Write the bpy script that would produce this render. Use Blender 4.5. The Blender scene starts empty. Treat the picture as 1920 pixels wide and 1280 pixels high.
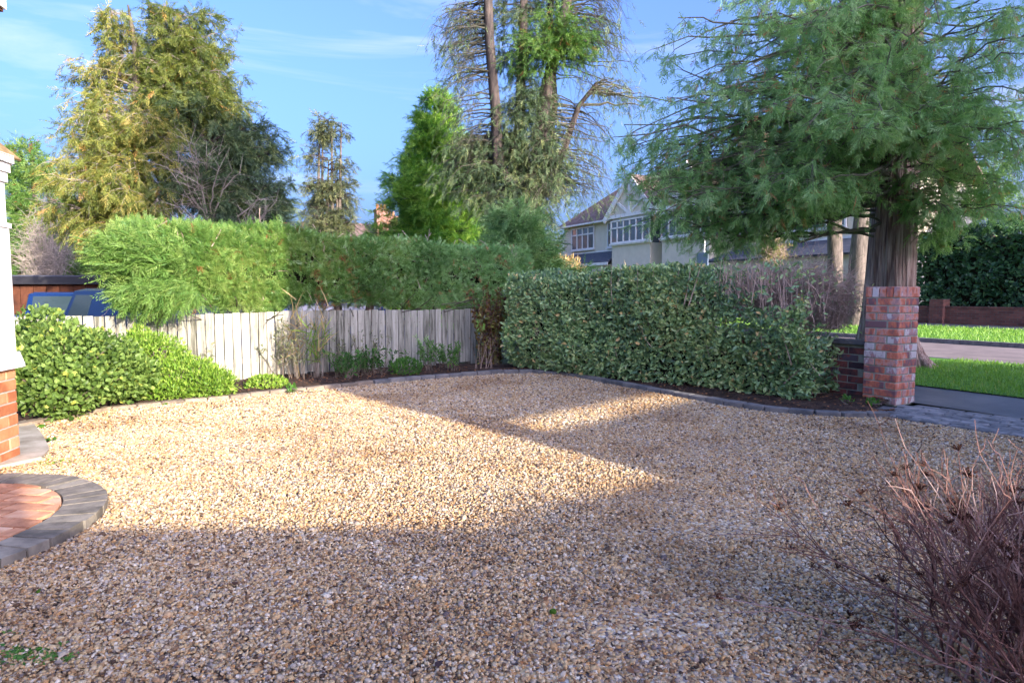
import bpy, math, random
import numpy as np
from mathutils import Vector, Matrix
random.seed(7)
rng = np.random.default_rng(11)
S = bpy.context.scene
COL = S.collection

# ------------------------------------------------------------------ camera
F = 1180.0
H = 1.07
PITCH = math.atan(87 / F)
cam = bpy.data.objects.new('camera', bpy.data.cameras.new('camera'))
COL.objects.link(cam)
cam.location = (0, 0, H)
cam.rotation_euler = (math.radians(90) - PITCH, 0, 0)
cam.data.sensor_width = 36
cam.data.lens = 36 * F / 1920
cam.data.clip_start = 0.05
cam.data.clip_end = 2000
S.camera = cam

# ------------------------------------------------------------------ light
EL = math.radians(16)
SUN = Vector((0.65, -0.76, 0)).normalized()            # horizontal direction to the sun
w = bpy.data.worlds.new('World'); S.world = w; w.use_nodes = True
nt = w.node_tree; nt.nodes.clear()
out = nt.nodes.new('ShaderNodeOutputWorld'); bg = nt.nodes.new('ShaderNodeBackground')
sky = nt.nodes.new('ShaderNodeTexSky'); sky.sky_type = 'NISHITA'; sky.sun_disc = False
sky.sun_elevation = EL; sky.sun_rotation = math.atan2(SUN.x, SUN.y)
sky.air_density = 0.85; sky.dust_density = 8.0; sky.ozone_density = 8.0
hs = nt.nodes.new('ShaderNodeMixRGB'); hs.blend_type = 'MULTIPLY'; hs.inputs[0].default_value = 1
hs.inputs[2].default_value = (1.14, 0.84, 0.82, 1)
nt.links.new(sky.outputs[0], hs.inputs[1])
# thin streaks of cirrus, laid over the whole sky
tc = nt.nodes.new('ShaderNodeTexCoord'); mp = nt.nodes.new('ShaderNodeMapping')
mp.inputs['Scale'].default_value = (1.2, 2.0, 9.0); mp.inputs['Rotation'].default_value = (0.10, -0.16, 0.3)
mp.inputs['Location'].default_value = (0.35, 0.1, 0.2)
no = nt.nodes.new('ShaderNodeTexNoise'); no.inputs['Scale'].default_value = 1.5; no.inputs['Detail'].default_value = 7
no.inputs['Roughness'].default_value = 0.55; no.inputs['Distortion'].default_value = 0.5
rp = nt.nodes.new('ShaderNodeValToRGB'); rp.color_ramp.elements[0].position = 0.52; rp.color_ramp.elements[1].position = 0.80
rp.color_ramp.elements[1].color = (0.55, 0.55, 0.55, 1)
mx = nt.nodes.new('ShaderNodeMixRGB'); mx.inputs[2].default_value = (1.6, 1.65, 1.8, 1)
nt.links.new(tc.outputs['Generated'], mp.inputs[0]); nt.links.new(mp.outputs[0], no.inputs[0])
nt.links.new(no.outputs[0], rp.inputs[0]); nt.links.new(rp.outputs[0], mx.inputs[0]); nt.links.new(hs.outputs[0], mx.inputs[1])
nt.links.new(mx.outputs[0], bg.inputs[0]); bg.inputs[1].default_value = 0.15
nt.links.new(bg.outputs[0], out.inputs[0])

sun = bpy.data.objects.new('sun', bpy.data.lights.new('sun', 'SUN')); COL.objects.link(sun)
sun.data.energy = 2.0; sun.data.angle = math.radians(0.5); sun.data.color = (1.0, 0.87, 0.70)
sd = -(SUN * math.cos(EL)) + Vector((0, 0, -math.sin(EL)))
sun.rotation_euler = sd.to_track_quat('-Z', 'Y').to_euler()
sun.location = (8, -8, 12)
S.view_settings.view_transform = 'Standard'; S.view_settings.look = 'None'
S.view_settings.gamma = 1; S.view_settings.use_curve_mapping = False
S.view_settings.exposure = 2.5

# ------------------------------------------------------------------ helpers
def rays(px, py):
    u = (px - 960) / F; v = (640 - py) / F
    return Vector((u, math.cos(PITCH) + v * math.sin(PITCH), -math.sin(PITCH) + v * math.cos(PITCH)))
def at(px, py, Y):
    d = rays(px, py); return Vector((0, 0, H)) + d * (Y / d.y)
def G(px, py, z=0.0):
    d = rays(px, py); return Vector((0, 0, H)) + d * ((z - H) / d.z)
U1 = Vector((-0.48, 0.8773, 0)); U2 = Vector((0.8773, 0.48, 0))   # along the road / across it
def W(a, o, z=0.0): return U1 * a + U2 * o + Vector((0, 0, z))

class MB:
    """collects vertices, quads and triangles and links them as one mesh object"""
    def __init__(s): s.v = []; s.q = []; s.t = []; s.c = []; s.n = 0
    def add(s, v, q=None, t=None, c=0.5):
        v = np.asarray(v, dtype=np.float32).reshape(-1, 3)
        if q is not None and len(q): s.q.append(np.asarray(q, dtype=np.int32).reshape(-1, 4) + s.n)
        if t is not None and len(t): s.t.append(np.asarray(t, dtype=np.int32).reshape(-1, 3) + s.n)
        c = np.full(len(v), c, dtype=np.float32) if np.isscalar(c) else np.asarray(c, dtype=np.float32)
        s.v.append(v); s.c.append(c); s.n += len(v)
    def mesh(s, name, mat, smooth=False):
        v = np.concatenate(s.v); c = np.concatenate(s.c)
        q = np.concatenate(s.q) if s.q else np.zeros((0, 4), np.int32)
        t = np.concatenate(s.t) if s.t else np.zeros((0, 3), np.int32)
        me = bpy.data.meshes.new(name)
        me.vertices.add(len(v)); me.vertices.foreach_set('co', v.ravel())
        li = np.concatenate([q.ravel(), t.ravel()]).astype(np.int32)
        me.loops.add(len(li)); me.loops.foreach_set('vertex_index', li)
        np_ = len(q) + len(t); me.polygons.add(np_)
        ls = np.concatenate([np.arange(len(q)) * 4, len(q) * 4 + np.arange(len(t)) * 3]).astype(np.int32)
        me.polygons.foreach_set('loop_start', ls)
        me.polygons.foreach_set('use_smooth', np.full(np_, bool(smooth)))
        me.update(calc_edges=True)
        a = me.attributes.new('tint', 'FLOAT', 'POINT'); a.data.foreach_set('value', c)
        if mat: me.materials.append(mat)
        return me
    def build(s, name, mat, parent=None, smooth=False, kind=None):
        return link(name, s.mesh(name, mat, smooth), parent, kind)
    def box(s, c, sz, R=None, tint=0.5):
        x, y, z = [k / 2 for k in sz]
        v = np.array([(-x,-y,-z),(x,-y,-z),(x,y,-z),(-x,y,-z),(-x,-y,z),(x,-y,z),(x,y,z),(-x,y,z)])
        if R is not None: v = v @ np.array(R).T
        s.add(v + np.array(c), q=[(0,3,2,1),(4,5,6,7),(0,1,5,4),(1,2,6,5),(2,3,7,6),(3,0,4,7)], c=tint)
    def tubes(s, P, R, sides=3, tint=0.5):
        P = np.asarray(P, dtype=np.float64); R = np.asarray(R, dtype=np.float64)
        if P.ndim == 2: P = P[None]; R = R[None]
        N, K, _ = P.shape
        ax = P[:, -1] - P[:, 0]; ax /= np.linalg.norm(ax, axis=1, keepdims=True) + 1e-9
        ref = np.where(np.abs(ax[:, 2:3]) < 0.8, np.array([[0, 0, 1.0]]), np.array([[1.0, 0, 0]]))
        a = np.cross(ax, ref); a /= np.linalg.norm(a, axis=1, keepdims=True) + 1e-9
        b = np.cross(ax, a)
        th = np.arange(sides) * 2 * math.pi / sides
        ring = a[:, None, None] * np.cos(th)[None, None, :, None] + b[:, None, None] * np.sin(th)[None, None, :, None]
        V = P[:, :, None] + ring * R[:, :, None, None]
        base = (np.arange(N) * K * sides)[:, None, None]
        k = np.arange(K - 1)[None, :, None] * sides; j = np.arange(sides)[None, None, :]; j2 = (j + 1) % sides
        q = np.stack([base + k + j, base + k + j2, base + k + sides + j2, base + k + sides + j], -1)
        if not np.isscalar(tint): tint = np.repeat(np.asarray(tint), K * sides)
        s.add(V, q=q, c=tint)
    def place(s, tm, P, D, sc, tint, up=None, roll=0.6):
        """copies of a small template (V, quads, tris), x forward, z normal"""
        V, q, t = tm; N = len(P)
        if N == 0: return
        f = D / (np.linalg.norm(D, axis=1, keepdims=True) + 1e-9)
        upv = np.tile(np.array([[0, 0, 1.0]]), (N, 1)) if up is None else up
        upv = upv + rng.normal(0, roll, (N, 3))
        sd = np.cross(upv, f); sd /= np.linalg.norm(sd, axis=1, keepdims=True) + 1e-9
        nn = np.cross(f, sd)
        M = np.stack([f, sd, nn], -1)
        sc = np.asarray(sc); sc = sc[:, None] if sc.ndim == 1 else sc
        VV = np.einsum('nij,vj->nvi', M, V) * sc[:, None, :1] + P[:, None]
        nv = len(V); base = (np.arange(N) * nv)[:, None, None]
        qq = (np.asarray(q, dtype=np.int64).reshape(1, -1, 4) + base).reshape(-1, 4) if len(q) else None
        tt = (np.asarray(t, dtype=np.int64).reshape(1, -1, 3) + base).reshape(-1, 3) if len(t) else None
        s.add(VV, q=qq, t=tt, c=np.repeat(tint, nv))

def link(name, me, parent=None, kind=None):
    o = bpy.data.objects.new(name, me); COL.objects.link(o)
    if parent is not None: o.parent = parent
    if kind: o['kind'] = kind
    return o
def thing(name, label, cat, loc=(0, 0, 0), rz=0, group=None):
    o = bpy.data.objects.new(name, None); COL.objects.link(o)
    o.location = loc; o.rotation_euler = (0, 0, rz); o.empty_display_size = 0.2
    return tag(o, label, cat, group)
def tag(o, label, cat, group=None):
    o['label'] = label; o['category'] = cat
    if group: o['group'] = group
    return o
def unit(v):
    v = np.asarray(v, float); return v / (np.linalg.norm(v, axis=-1, keepdims=True) + 1e-9)
def rotz(a):
    c, s_ = math.cos(a), math.sin(a); return np.array([(c, -s_, 0), (s_, c, 0), (0, 0, 1)])
RW = rotz(math.atan2(U2.y, U2.x))          # local x = across the road, local y = along it
AW = math.atan2(U2.y, U2.x)
def noise3(p, f, seed=0):
    r = np.random.default_rng(seed); o = 0
    for k in range(5):
        d = r.normal(0, 1, 3); o = o + np.sin((p @ d) * f * (1 + 0.6 * k) + r.uniform(0, 6.28)) / (1 + 0.5 * k)
    return o / 2.4

# ------------------------------------------------------------------ materials
def newmat(name):
    m = bpy.data.materials.new(name); m.use_nodes = True
    n = m.node_tree.nodes; p = n['Principled BSDF']
    return m, n, m.node_tree.links, p
def ramp(n, cols, pos=None):
    r = n.new('ShaderNodeValToRGB'); e = r.color_ramp.elements
    k = len(cols); pos = pos or [i / (k - 1) for i in range(k)]
    while len(e) < k: e.new(0.5)
    for i, (c, q) in enumerate(zip(cols, pos)): e[i].position = q; e[i].color = (*c, 1)
    return r
def surf(name, cols, scale=4, rough=0.8, bump=0.3, bscale=None, stretch=(1, 1, 1), rnd=0.0, coord='Object', spec=0.3, detail=6, dist=0.02, world=False):
    """noise coloured surface with fine relief; rnd adds a per object shift"""
    m, n, l, p = newmat(name)
    t = n.new('ShaderNodeTexCoord'); mp = n.new('ShaderNodeMapping'); mp.inputs['Scale'].default_value = stretch
    if world:
        g = n.new('ShaderNodeNewGeometry'); l.new(g.outputs['Position'], mp.inputs[0])
    else: l.new(t.outputs[coord], mp.inputs[0])
    no = n.new('ShaderNodeTexNoise'); no.inputs['Scale'].default_value = scale; no.inputs['Detail'].default_value = detail
    no.inputs['Roughness'].default_value = 0.65
    l.new(mp.outputs[0], no.inputs['Vector'])
    oi = n.new('ShaderNodeObjectInfo')
    if rnd:
        ad = n.new('ShaderNodeVectorMath'); ad.operation = 'ADD'
        mu = n.new('ShaderNodeMath'); mu.operation = 'MULTIPLY'; mu.inputs[1].default_value = 37.0
        l.new(oi.outputs['Random'], mu.inputs[0]); l.new(mp.outputs[0], ad.inputs[0]); l.new(mu.outputs[0], ad.inputs[1])
        l.new(ad.outputs[0], no.inputs['Vector'])
    rp = ramp(n, cols)
    # stretch contrast, add per object shift
    mr = n.new('ShaderNodeMapRange'); mr.inputs[1].default_value = 0.3; mr.inputs[2].default_value = 0.7
    l.new(no.outputs[0], mr.inputs[0])
    if rnd:
        a1 = n.new('ShaderNodeMath'); a1.operation = 'MULTIPLY_ADD'; a1.inputs[1].default_value = rnd; a1.inputs[2].default_value = -rnd / 2
        l.new(oi.outputs['Random'], a1.inputs[0])
        a2 = n.new('ShaderNodeMath'); a2.operation = 'ADD'; l.new(mr.outputs[0], a2.inputs[0]); l.new(a1.outputs[0], a2.inputs[1])
        l.new(a2.outputs[0], rp.inputs[0])
    else: l.new(mr.outputs[0], rp.inputs[0])
    l.new(rp.outputs[0], p.inputs['Base Color'])
    p.inputs['Roughness'].default_value = rough; p.inputs['Specular IOR Level'].default_value = spec
    if bump:
        n2 = n.new('ShaderNodeTexNoise'); n2.inputs['Scale'].default_value = bscale or scale * 4; n2.inputs['Detail'].default_value = 8
        l.new(mp.outputs[0], n2.inputs['Vector'])
        b = n.new('ShaderNodeBump'); b.inputs['Strength'].default_value = bump; b.inputs['Distance'].default_value = dist
        l.new(n2.outputs[0], b.inputs['Height']); l.new(b.outputs[0], p.inputs['Normal'])
    return m
def leafmat(name, cols, pos=None, trans=0.25, rough=0.5, spec=0.35):
    """foliage: colour from the per leaf tint attribute, with light passing through"""
    m, n, l, p = newmat(name)
    a = n.new('ShaderNodeAttribute'); a.attribute_name = 'tint'
    rp = ramp(n, cols, pos); l.new(a.outputs['Fac'], rp.inputs[0])
    l.new(rp.outputs[0], p.inputs['Base Color']); p.inputs['Roughness'].default_value = rough
    p.inputs['Specular IOR Level'].default_value = spec
    tr = n.new('ShaderNodeBsdfTranslucent'); hv = n.new('ShaderNodeMixRGB'); hv.blend_type = 'MULTIPLY'; hv.inputs[0].default_value = 1
    hv.inputs[2].default_value = (1.5, 1.6, 0.7, 1); l.new(rp.outputs[0], hv.inputs[1]); l.new(hv.outputs[0], tr.inputs[0])
    mx = n.new('ShaderNodeMixShader'); mx.inputs[0].default_value = trans
    l.new(p.outputs[0], mx.inputs[1]); l.new(tr.outputs[0], mx.inputs[2]); l.new(mx.outputs[0], n['Material Output'].inputs[0])
    return m
def plain(name, col, rough=0.5, metal=0, spec=0.5, trans=0, emis=None):
    m, n, l, p = newmat(name)
    p.inputs['Base Color'].default_value = (*col, 1); p.inputs['Roughness'].default_value = rough; p.inputs['Metallic'].default_value = metal
    p.inputs['Specular IOR Level'].default_value = spec; p.inputs['Transmission Weight'].default_value = trans
    return m
def brickmat(name, c1, c2, mortar, bw=0.225, bh=0.075, axis=0):
    """masonry too far away to be built brick by brick"""
    m, n, l, p = newmat(name)
    t = n.new('ShaderNodeTexCoord'); sx = n.new('ShaderNodeSeparateXYZ'); cx = n.new('ShaderNodeCombineXYZ')
    l.new(t.outputs['Object'], sx.inputs[0])
    ad = n.new('ShaderNodeMath'); ad.operation = 'ADD'; l.new(sx.outputs[0], ad.inputs[0]); l.new(sx.outputs[1], ad.inputs[1])
    l.new(ad.outputs[0], cx.inputs[0]); l.new(sx.outputs[2], cx.inputs[1])
    b = n.new('ShaderNodeTexBrick'); l.new(cx.outputs[0], b.inputs[0]); b.inputs['Scale'].default_value = 1
    b.inputs['Brick Width'].default_value = bw; b.inputs['Row Height'].default_value = bh; b.inputs['Mortar Size'].default_value = 0.008
    b.inputs['Color1'].default_value = (*c1, 1); b.inputs['Color2'].default_value = (*c2, 1); b.inputs['Mortar'].default_value = (*mortar, 1)
    no = n.new('ShaderNodeTexNoise'); no.inputs['Scale'].default_value = 3; l.new(t.outputs['Object'], no.inputs[0])
    mxn = n.new('ShaderNodeMixRGB'); mxn.blend_type = 'OVERLAY'; mxn.inputs[0].default_value = 0.5
    l.new(b.outputs[0], mxn.inputs[1]); l.new(no.outputs[0], mxn.inputs[2]); l.new(mxn.outputs[0], p.inputs['Base Color'])
    bp = n.new('ShaderNodeBump'); bp.inputs['Strength'].default_value = 0.6; bp.inputs['Distance'].default_value = 0.01; bp.invert = True
    l.new(b.outputs['Fac'], bp.inputs['Height']); l.new(bp.outputs[0], p.inputs['Normal']); p.inputs['Roughness'].default_value = 0.85
    return m

M = {}
M['soil'] = surf('soil', [(0.018, 0.011, 0.008), (0.06, 0.036, 0.026), (0.13, 0.08, 0.05)], 14, 0.95, 1.0, 60, dist=0.03)
M['earth'] = surf('earth', [(0.03, 0.05, 0.015), (0.06, 0.075, 0.03), (0.09, 0.07, 0.04)], 1.5, 0.95, 0.6, 20)
M['asphalt'] = surf('asphalt', [(0.05, 0.06, 0.075), (0.09, 0.10, 0.115), (0.15, 0.155, 0.16)], 1.5, 0.55, 0.35, 220, dist=0.004, spec=0.5)
M['road'] = surf('road_surface', [(0.16, 0.13, 0.12), (0.22, 0.18, 0.165), (0.29, 0.24, 0.21)], 2.0, 0.8, 0.3, 200, dist=0.004)
M['kerb'] = surf('kerb_concrete', [(0.10, 0.10, 0.11), (0.19, 0.18, 0.18), (0.27, 0.26, 0.25)], 9, 0.85, 0.4, 60, rnd=0.4, dist=0.004)
M['edge'] = surf('edging_concrete', [(0.09, 0.095, 0.10), (0.17, 0.165, 0.16), (0.27, 0.25, 0.22)], 7, 0.85, 0.6, 90, rnd=0.5, dist=0.004)
M['edge_warm'] = surf('warm_edging', [(0.12, 0.10, 0.075), (0.24, 0.19, 0.14), (0.36, 0.30, 0.22)], 7, 0.88, 0.6, 90, rnd=0.5, dist=0.004)
M['ring'] = surf('ring_block', [(0.11, 0.10, 0.08), (0.20, 0.18, 0.145), (0.31, 0.28, 0.22)], 9, 0.85, 0.6, 90, rnd=0.5, dist=0.004)
M['apron'] = surf('apron_concrete', [(0.26, 0.22, 0.15), (0.42, 0.37, 0.28), (0.58, 0.52, 0.41)], 5, 0.85, 0.6, 90, dist=0.004)
M['paver_red'] = surf('red_paver', [(0.34, 0.15, 0.08), (0.58, 0.29, 0.16), (0.68, 0.44, 0.29)], 6, 0.8, 0.5, 90, rnd=0.6, dist=0.003)
M['paver_grey'] = surf('grey_paver', [(0.08, 0.085, 0.09), (0.19, 0.195, 0.20), (0.36, 0.35, 0.34)], 8, 0.75, 0.5, 70, rnd=0.5, dist=0.004)
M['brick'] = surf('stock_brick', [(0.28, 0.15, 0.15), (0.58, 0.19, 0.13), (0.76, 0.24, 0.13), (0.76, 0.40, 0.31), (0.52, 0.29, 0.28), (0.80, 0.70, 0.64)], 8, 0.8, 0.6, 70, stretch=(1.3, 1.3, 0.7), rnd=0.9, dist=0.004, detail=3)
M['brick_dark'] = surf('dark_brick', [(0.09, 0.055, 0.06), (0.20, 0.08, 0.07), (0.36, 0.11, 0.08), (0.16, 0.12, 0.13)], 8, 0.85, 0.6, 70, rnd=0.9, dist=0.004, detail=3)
M['brick_orange'] = surf('orange_brick', [(0.34, 0.12, 0.05), (0.52, 0.22, 0.10), (0.60, 0.32, 0.17)], 5, 0.85, 0.5, 70, rnd=0.9, dist=0.004)
M['mortar'] = surf('mortar', [(0.26, 0.27, 0.19), (0.42, 0.42, 0.32), (0.55, 0.55, 0.45)], 10, 0.95, 0.6, 60, dist=0.004)
M['mortar_pale'] = surf('pale_mortar', [(0.36, 0.33, 0.28), (0.50, 0.47, 0.41)], 10, 0.95, 0.5, 60, dist=0.004)
M['wood'] = surf('weathered_wood', [(0.10, 0.10, 0.075), (0.25, 0.25, 0.20), (0.36, 0.355, 0.29), (0.46, 0.45, 0.38)], 5, 0.85, 0.7, 9, stretch=(6, 6, 0.5), rnd=0.6, dist=0.004)
M['post'] = surf('post_wood', [(0.10, 0.08, 0.06), (0.2, 0.17, 0.13), (0.3, 0.26, 0.2)], 5, 0.85, 0.5, 20, stretch=(5, 5, 0.6))
M['bark_red'] = surf('cedar_bark', [(0.08, 0.045, 0.04), (0.24, 0.155, 0.13), (0.44, 0.33, 0.28), (0.60, 0.50, 0.43)], 7, 0.9, 0.9, 16, stretch=(5, 5, 0.22), dist=0.02)
M['bark_grey'] = surf('grey_bark', [(0.05, 0.042, 0.035), (0.13, 0.11, 0.09), (0.22, 0.18, 0.15)], 5, 0.9, 0.9, 14, stretch=(3, 3, 0.5), dist=0.02)
M['bark_dark'] = surf('dark_bark', [(0.03, 0.026, 0.026), (0.07, 0.058, 0.052), (0.13, 0.10, 0.08)], 5, 0.9, 0.8, 14, stretch=(3, 3, 0.5), dist=0.02)
M['twig'] = surf('bare_twig', [(0.12, 0.095, 0.07), (0.22, 0.18, 0.14)], 10, 0.85, 0)
M['twig_grey'] = surf('grey_green_twig', [(0.11, 0.105, 0.075), (0.20, 0.19, 0.135)], 10, 0.85, 0)
M['twig_dark'] = surf('dark_lichened_twig', [(0.05, 0.05, 0.038), (0.11, 0.105, 0.075)], 10, 0.85, 0)
M['twig_pale'] = surf('pale_twig', [(0.24, 0.21, 0.17), (0.38, 0.33, 0.28)], 10, 0.85, 0)
M['twig_pink'] = surf('pinkish_twig', [(0.32, 0.22, 0.17), (0.55, 0.43, 0.35)], 10, 0.85, 0)
M['stem_red'] = surf('reddish_stem', [(0.05, 0.023, 0.022), (0.12, 0.055, 0.045), (0.22, 0.115, 0.095), (0.34, 0.25, 0.23)], 5, 0.7, 0.3, 60, rnd=0.8)
M['core'] = surf('dark_core', [(0.012, 0.012, 0.006), (0.03, 0.026, 0.014)], 14, 0.95, 0.8, 30)
M['white'] = surf('white_paint', [(0.60, 0.60, 0.58), (0.76, 0.76, 0.75), (0.82, 0.82, 0.81)], 2.5, 0.55, 0.15, 14, stretch=(1.5, 1.5, .5))
M['render'] = surf('pebbledash_render', [(0.62, 0.57, 0.46), (0.74, 0.68, 0.56)], 2, 0.95, 0.5, 60, dist=0.01)
M['slate'] = surf('slate_roof', [(0.045, 0.055, 0.075), (0.075, 0.085, 0.11), (0.12, 0.125, 0.14)], 4, 0.6, 0.4, 20, stretch=(1, 1, 4))
M['rooftile'] = brickmat('brown_roof_tiles', (0.11, 0.07, 0.06), (0.20, 0.14, 0.12), (0.04, 0.035, 0.03), 0.22, 0.14)
M['rooftile_lichen'] = surf('lichened_tile', [(0.17, 0.10, 0.05), (0.30, 0.21, 0.09), (0.42, 0.33, 0.16)], 14, 0.9, 0.7, 60, rnd=0.5, dist=0.005)
M['farbrick'] = brickmat('far_brickwork', (0.24, 0.10, 0.07), (0.34, 0.15, 0.10), (0.30, 0.25, 0.21))
M['wallbrick'] = brickmat('garden_wall_brick', (0.13, 0.05, 0.04), (0.25, 0.09, 0.065), (0.13, 0.11, 0.10))
M['glass'] = plain('window_glass', (0.10, 0.12, 0.14), 0.04, 0.0, 1.0)
M['glass_dark'] = plain('car_glass', (0.03, 0.05, 0.06), 0.03, 0.0, 1.0)
M['car_blue'] = plain('blue_car_paint', (0.008, 0.032, 0.12), 0.22, 0.25, 0.6)
M['car_dark'] = plain('dark_blue_car_paint', (0.02, 0.045, 0.20), 0.22, 0.3, 0.6)
M['rubber'] = plain('rubber', (0.02, 0.02, 0.02), 0.8)
M['chrome'] = plain('alloy', (0.55, 0.55, 0.57), 0.3, 0.9)
M['blackpaint'] = plain('black_fascia', (0.02, 0.02, 0.025), 0.5)
M['rust'] = surf('rust_brown_boards', [(0.03, 0.012, 0.008), (0.09, 0.032, 0.016), (0.16, 0.06, 0.03)], 2, 0.85, 0.3, 20)
M['sign'] = plain('sign_back', (0.22, 0.30, 0.40), 0.45, 0.3)
M['pole'] = plain('galvanised_pole', (0.42, 0.45, 0.47), 0.45, 0.6)
M['moss'] = surf('moss', [(0.03, 0.09, 0.005), (0.10, 0.22, 0.015)], 60, 0.95, 0.8, 200)

L = {}
L['laurel'] = leafmat('evergreen_leaf', [(0.12, 0.22, 0.12), (0.26, 0.42, 0.18), (0.42, 0.56, 0.23), (0.60, 0.64, 0.31), (0.72, 0.52, 0.24)], [0, .35, .7, .93, 1], 0.12, 0.38, 0.55)
L['cypress'] = leafmat('cypress_spray', [(0.05, 0.12, 0.025), (0.10, 0.22, 0.045), (0.18, 0.31, 0.07), (0.30, 0.40, 0.11), (0.32, 0.15, 0.06)], [0, .35, .7, .96, 1], 0.28)
L['cedar'] = leafmat('blue_green_spray', [(0.12, 0.25, 0.09), (0.23, 0.42, 0.16), (0.36, 0.56, 0.24), (0.50, 0.64, 0.36), (0.55, 0.24, 0.13)], [0, .35, .7, .95, 1], 0.28)
L['gold'] = leafmat('yellow_green_spray', [(0.05, 0.085, 0.02), (0.13, 0.175, 0.04), (0.25, 0.28, 0.06), (0.40, 0.36, 0.10), (0.42, 0.26, 0.08)], [0, .35, .7, .92, 1], 0.28)
L['olive'] = leafmat('dark_olive_spray', [(0.04, 0.06, 0.035), (0.09, 0.12, 0.06), (0.16, 0.19, 0.09), (0.27, 0.28, 0.12)], None, 0.22)
L['darkgreen'] = leafmat('dark_green_spray', [(0.03, 0.055, 0.03), (0.07, 0.12, 0.06), (0.13, 0.20, 0.09), (0.24, 0.28, 0.11)], None, 0.22)
L['darkgreen2'] = leafmat('green_cedar_spray', [(0.05, 0.13, 0.05), (0.11, 0.24, 0.08), (0.20, 0.35, 0.13), (0.32, 0.44, 0.18)], None, 0.25)
L['bright'] = leafmat('bright_conifer_spray', [(0.04, 0.13, 0.03), (0.11, 0.28, 0.04), (0.24, 0.42, 0.06), (0.38, 0.54, 0.10)], None, 0.28)
L['shrub'] = leafmat('grey_green_leaf', [(0.05, 0.10, 0.02), (0.13, 0.22, 0.045), (0.25, 0.36, 0.09), (0.38, 0.42, 0.08)], [0, .4, .85, 1], 0.3)
L['lime'] = leafmat('lime_green_leaf', [(0.05, 0.13, 0.015), (0.14, 0.27, 0.03), (0.26, 0.40, 0.055), (0.36, 0.45, 0.10)], None, 0.3)
L['green'] = leafmat('fresh_green_leaf', [(0.03, 0.10, 0.02), (0.07, 0.20, 0.035), (0.14, 0.30, 0.05)], None, 0.3)
L['bronze'] = leafmat('bronze_leaf', [(0.05, 0.02, 0.015), (0.13, 0.05, 0.03), (0.22, 0.14, 0.04), (0.24, 0.26, 0.07)], None, 0.25)
L['grass'] = leafmat('grass_blade', [(0.09, 0.20, 0.03), (0.18, 0.35, 0.055), (0.28, 0.44, 0.09), (0.42, 0.44, 0.16)], [0, .5, .9, 1], 0.3)
L['darkivy'] = leafmat('dark_glossy_leaf', [(0.015, 0.05, 0.025), (0.035, 0.10, 0.045), (0.07, 0.17, 0.075), (0.14, 0.25, 0.10)], None, 0.12, 0.4, 0.5)
L['straw'] = leafmat('straw_blade', [(0.28, 0.19, 0.08), (0.45, 0.33, 0.15), (0.56, 0.45, 0.24)], None, 0.3)
L['seed'] = leafmat('dry_flower', [(0.035, 0.02, 0.018), (0.09, 0.04, 0.028), (0.17, 0.075, 0.045)], None, 0.1, 0.9, 0.1)
L['fallen'] = leafmat('fallen_leaf', [(0.10, 0.04, 0.02), (0.24, 0.10, 0.04), (0.32, 0.15, 0.06), (0.06, 0.03, 0.03)], None, 0.1, 0.7)

# ------------------------------------------------------------------ leaf templates (x forward, z normal)
def t_spray(n=6, wid=0.5, blade=0.026, droop=0.18, rach=0.012):
    """flat fan of scale-leaf fingers on a thin stalk, every finger separate"""
    V = []; q = []; t = []
    for i in range(n):
        for sgn in (-1, 1):
            x = (i + 0.35 + (0.4 if sgn > 0 else 0) + random.uniform(-.15, .15)) / n
            ln = wid * (1.0 - 0.7 * x) * random.uniform(0.65, 1.25)
            z = -droop * x * x + random.uniform(-.03, .03)
            b = len(V); a = math.radians(36 + random.uniform(-14, 14))
            dx, dy = math.cos(a), math.sin(a) * sgn; zz = random.uniform(-.14, .10) * ln
            V += [(x, 0, z), (x + dx * ln * .5 + dy * blade * sgn, dy * ln * .5 - dx * blade * sgn, z + zz * .4 + 0.012),
                  (x + dx * ln, dy * ln, z - droop * ln * 0.8 + zz), (x + dx * ln * .5 - dy * blade * sgn, dy * ln * .5 + dx * blade * sgn, z + zz * .4 - 0.012)]
            q.append((b, b + 1, b + 2, b + 3))
    b = len(V); V += [(0, -rach, 0), (0, rach, 0), (1.05, 0.0, -droop)]; t.append((b, b + 1, b + 2))
    return np.array(V), q, t
SPRAY = [t_spray(7, .5, .024) for _ in range(5)]
SPRAYC = [t_spray(5, .62, .036, .12, .02) for _ in range(6)]       # stubby clipped spray
SPRAYL = [t_spray(5, 0.5, 0.036, .2, .02) for _ in range(5)]          # lighter, for distant crowns
SPRAYW = [t_spray(6, 0.36, 0.022, 0.35) for _ in range(5)]     # long weeping spray
def t_leaf(wd=0.5, fold=0.10, curl=0.10):
    V = np.array([(0, 0, 0), (0.30, wd * 0.42, fold), (0.30, -wd * 0.42, fold), (0.34, 0, 0.0), (0.68, wd * 0.40, fold - curl * 0.4),
                  (0.68, -wd * 0.40, fold - curl * 0.4), (0.70, 0, -curl * 0.5), (1, 0, -curl)])
    return V, [(3, 6, 4, 1), (3, 2, 5, 6)], [(0, 3, 1), (0, 2, 3), (6, 7, 4), (6, 5, 7)]
LEAF = t_leaf(0.52); LEAFW = t_leaf(0.85, 0.08, 0.12); LEAFN = t_leaf(0.24, 0.05, 0.12)
BLADE = (np.array([(0, -0.03, 0), (0, 0.03, 0), (0.5, -0.025, 0.0), (0.5, 0.025, 0.0), (1, 0, -0.12)]), [(0, 2, 3, 1)], [(2, 4, 3)])

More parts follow.
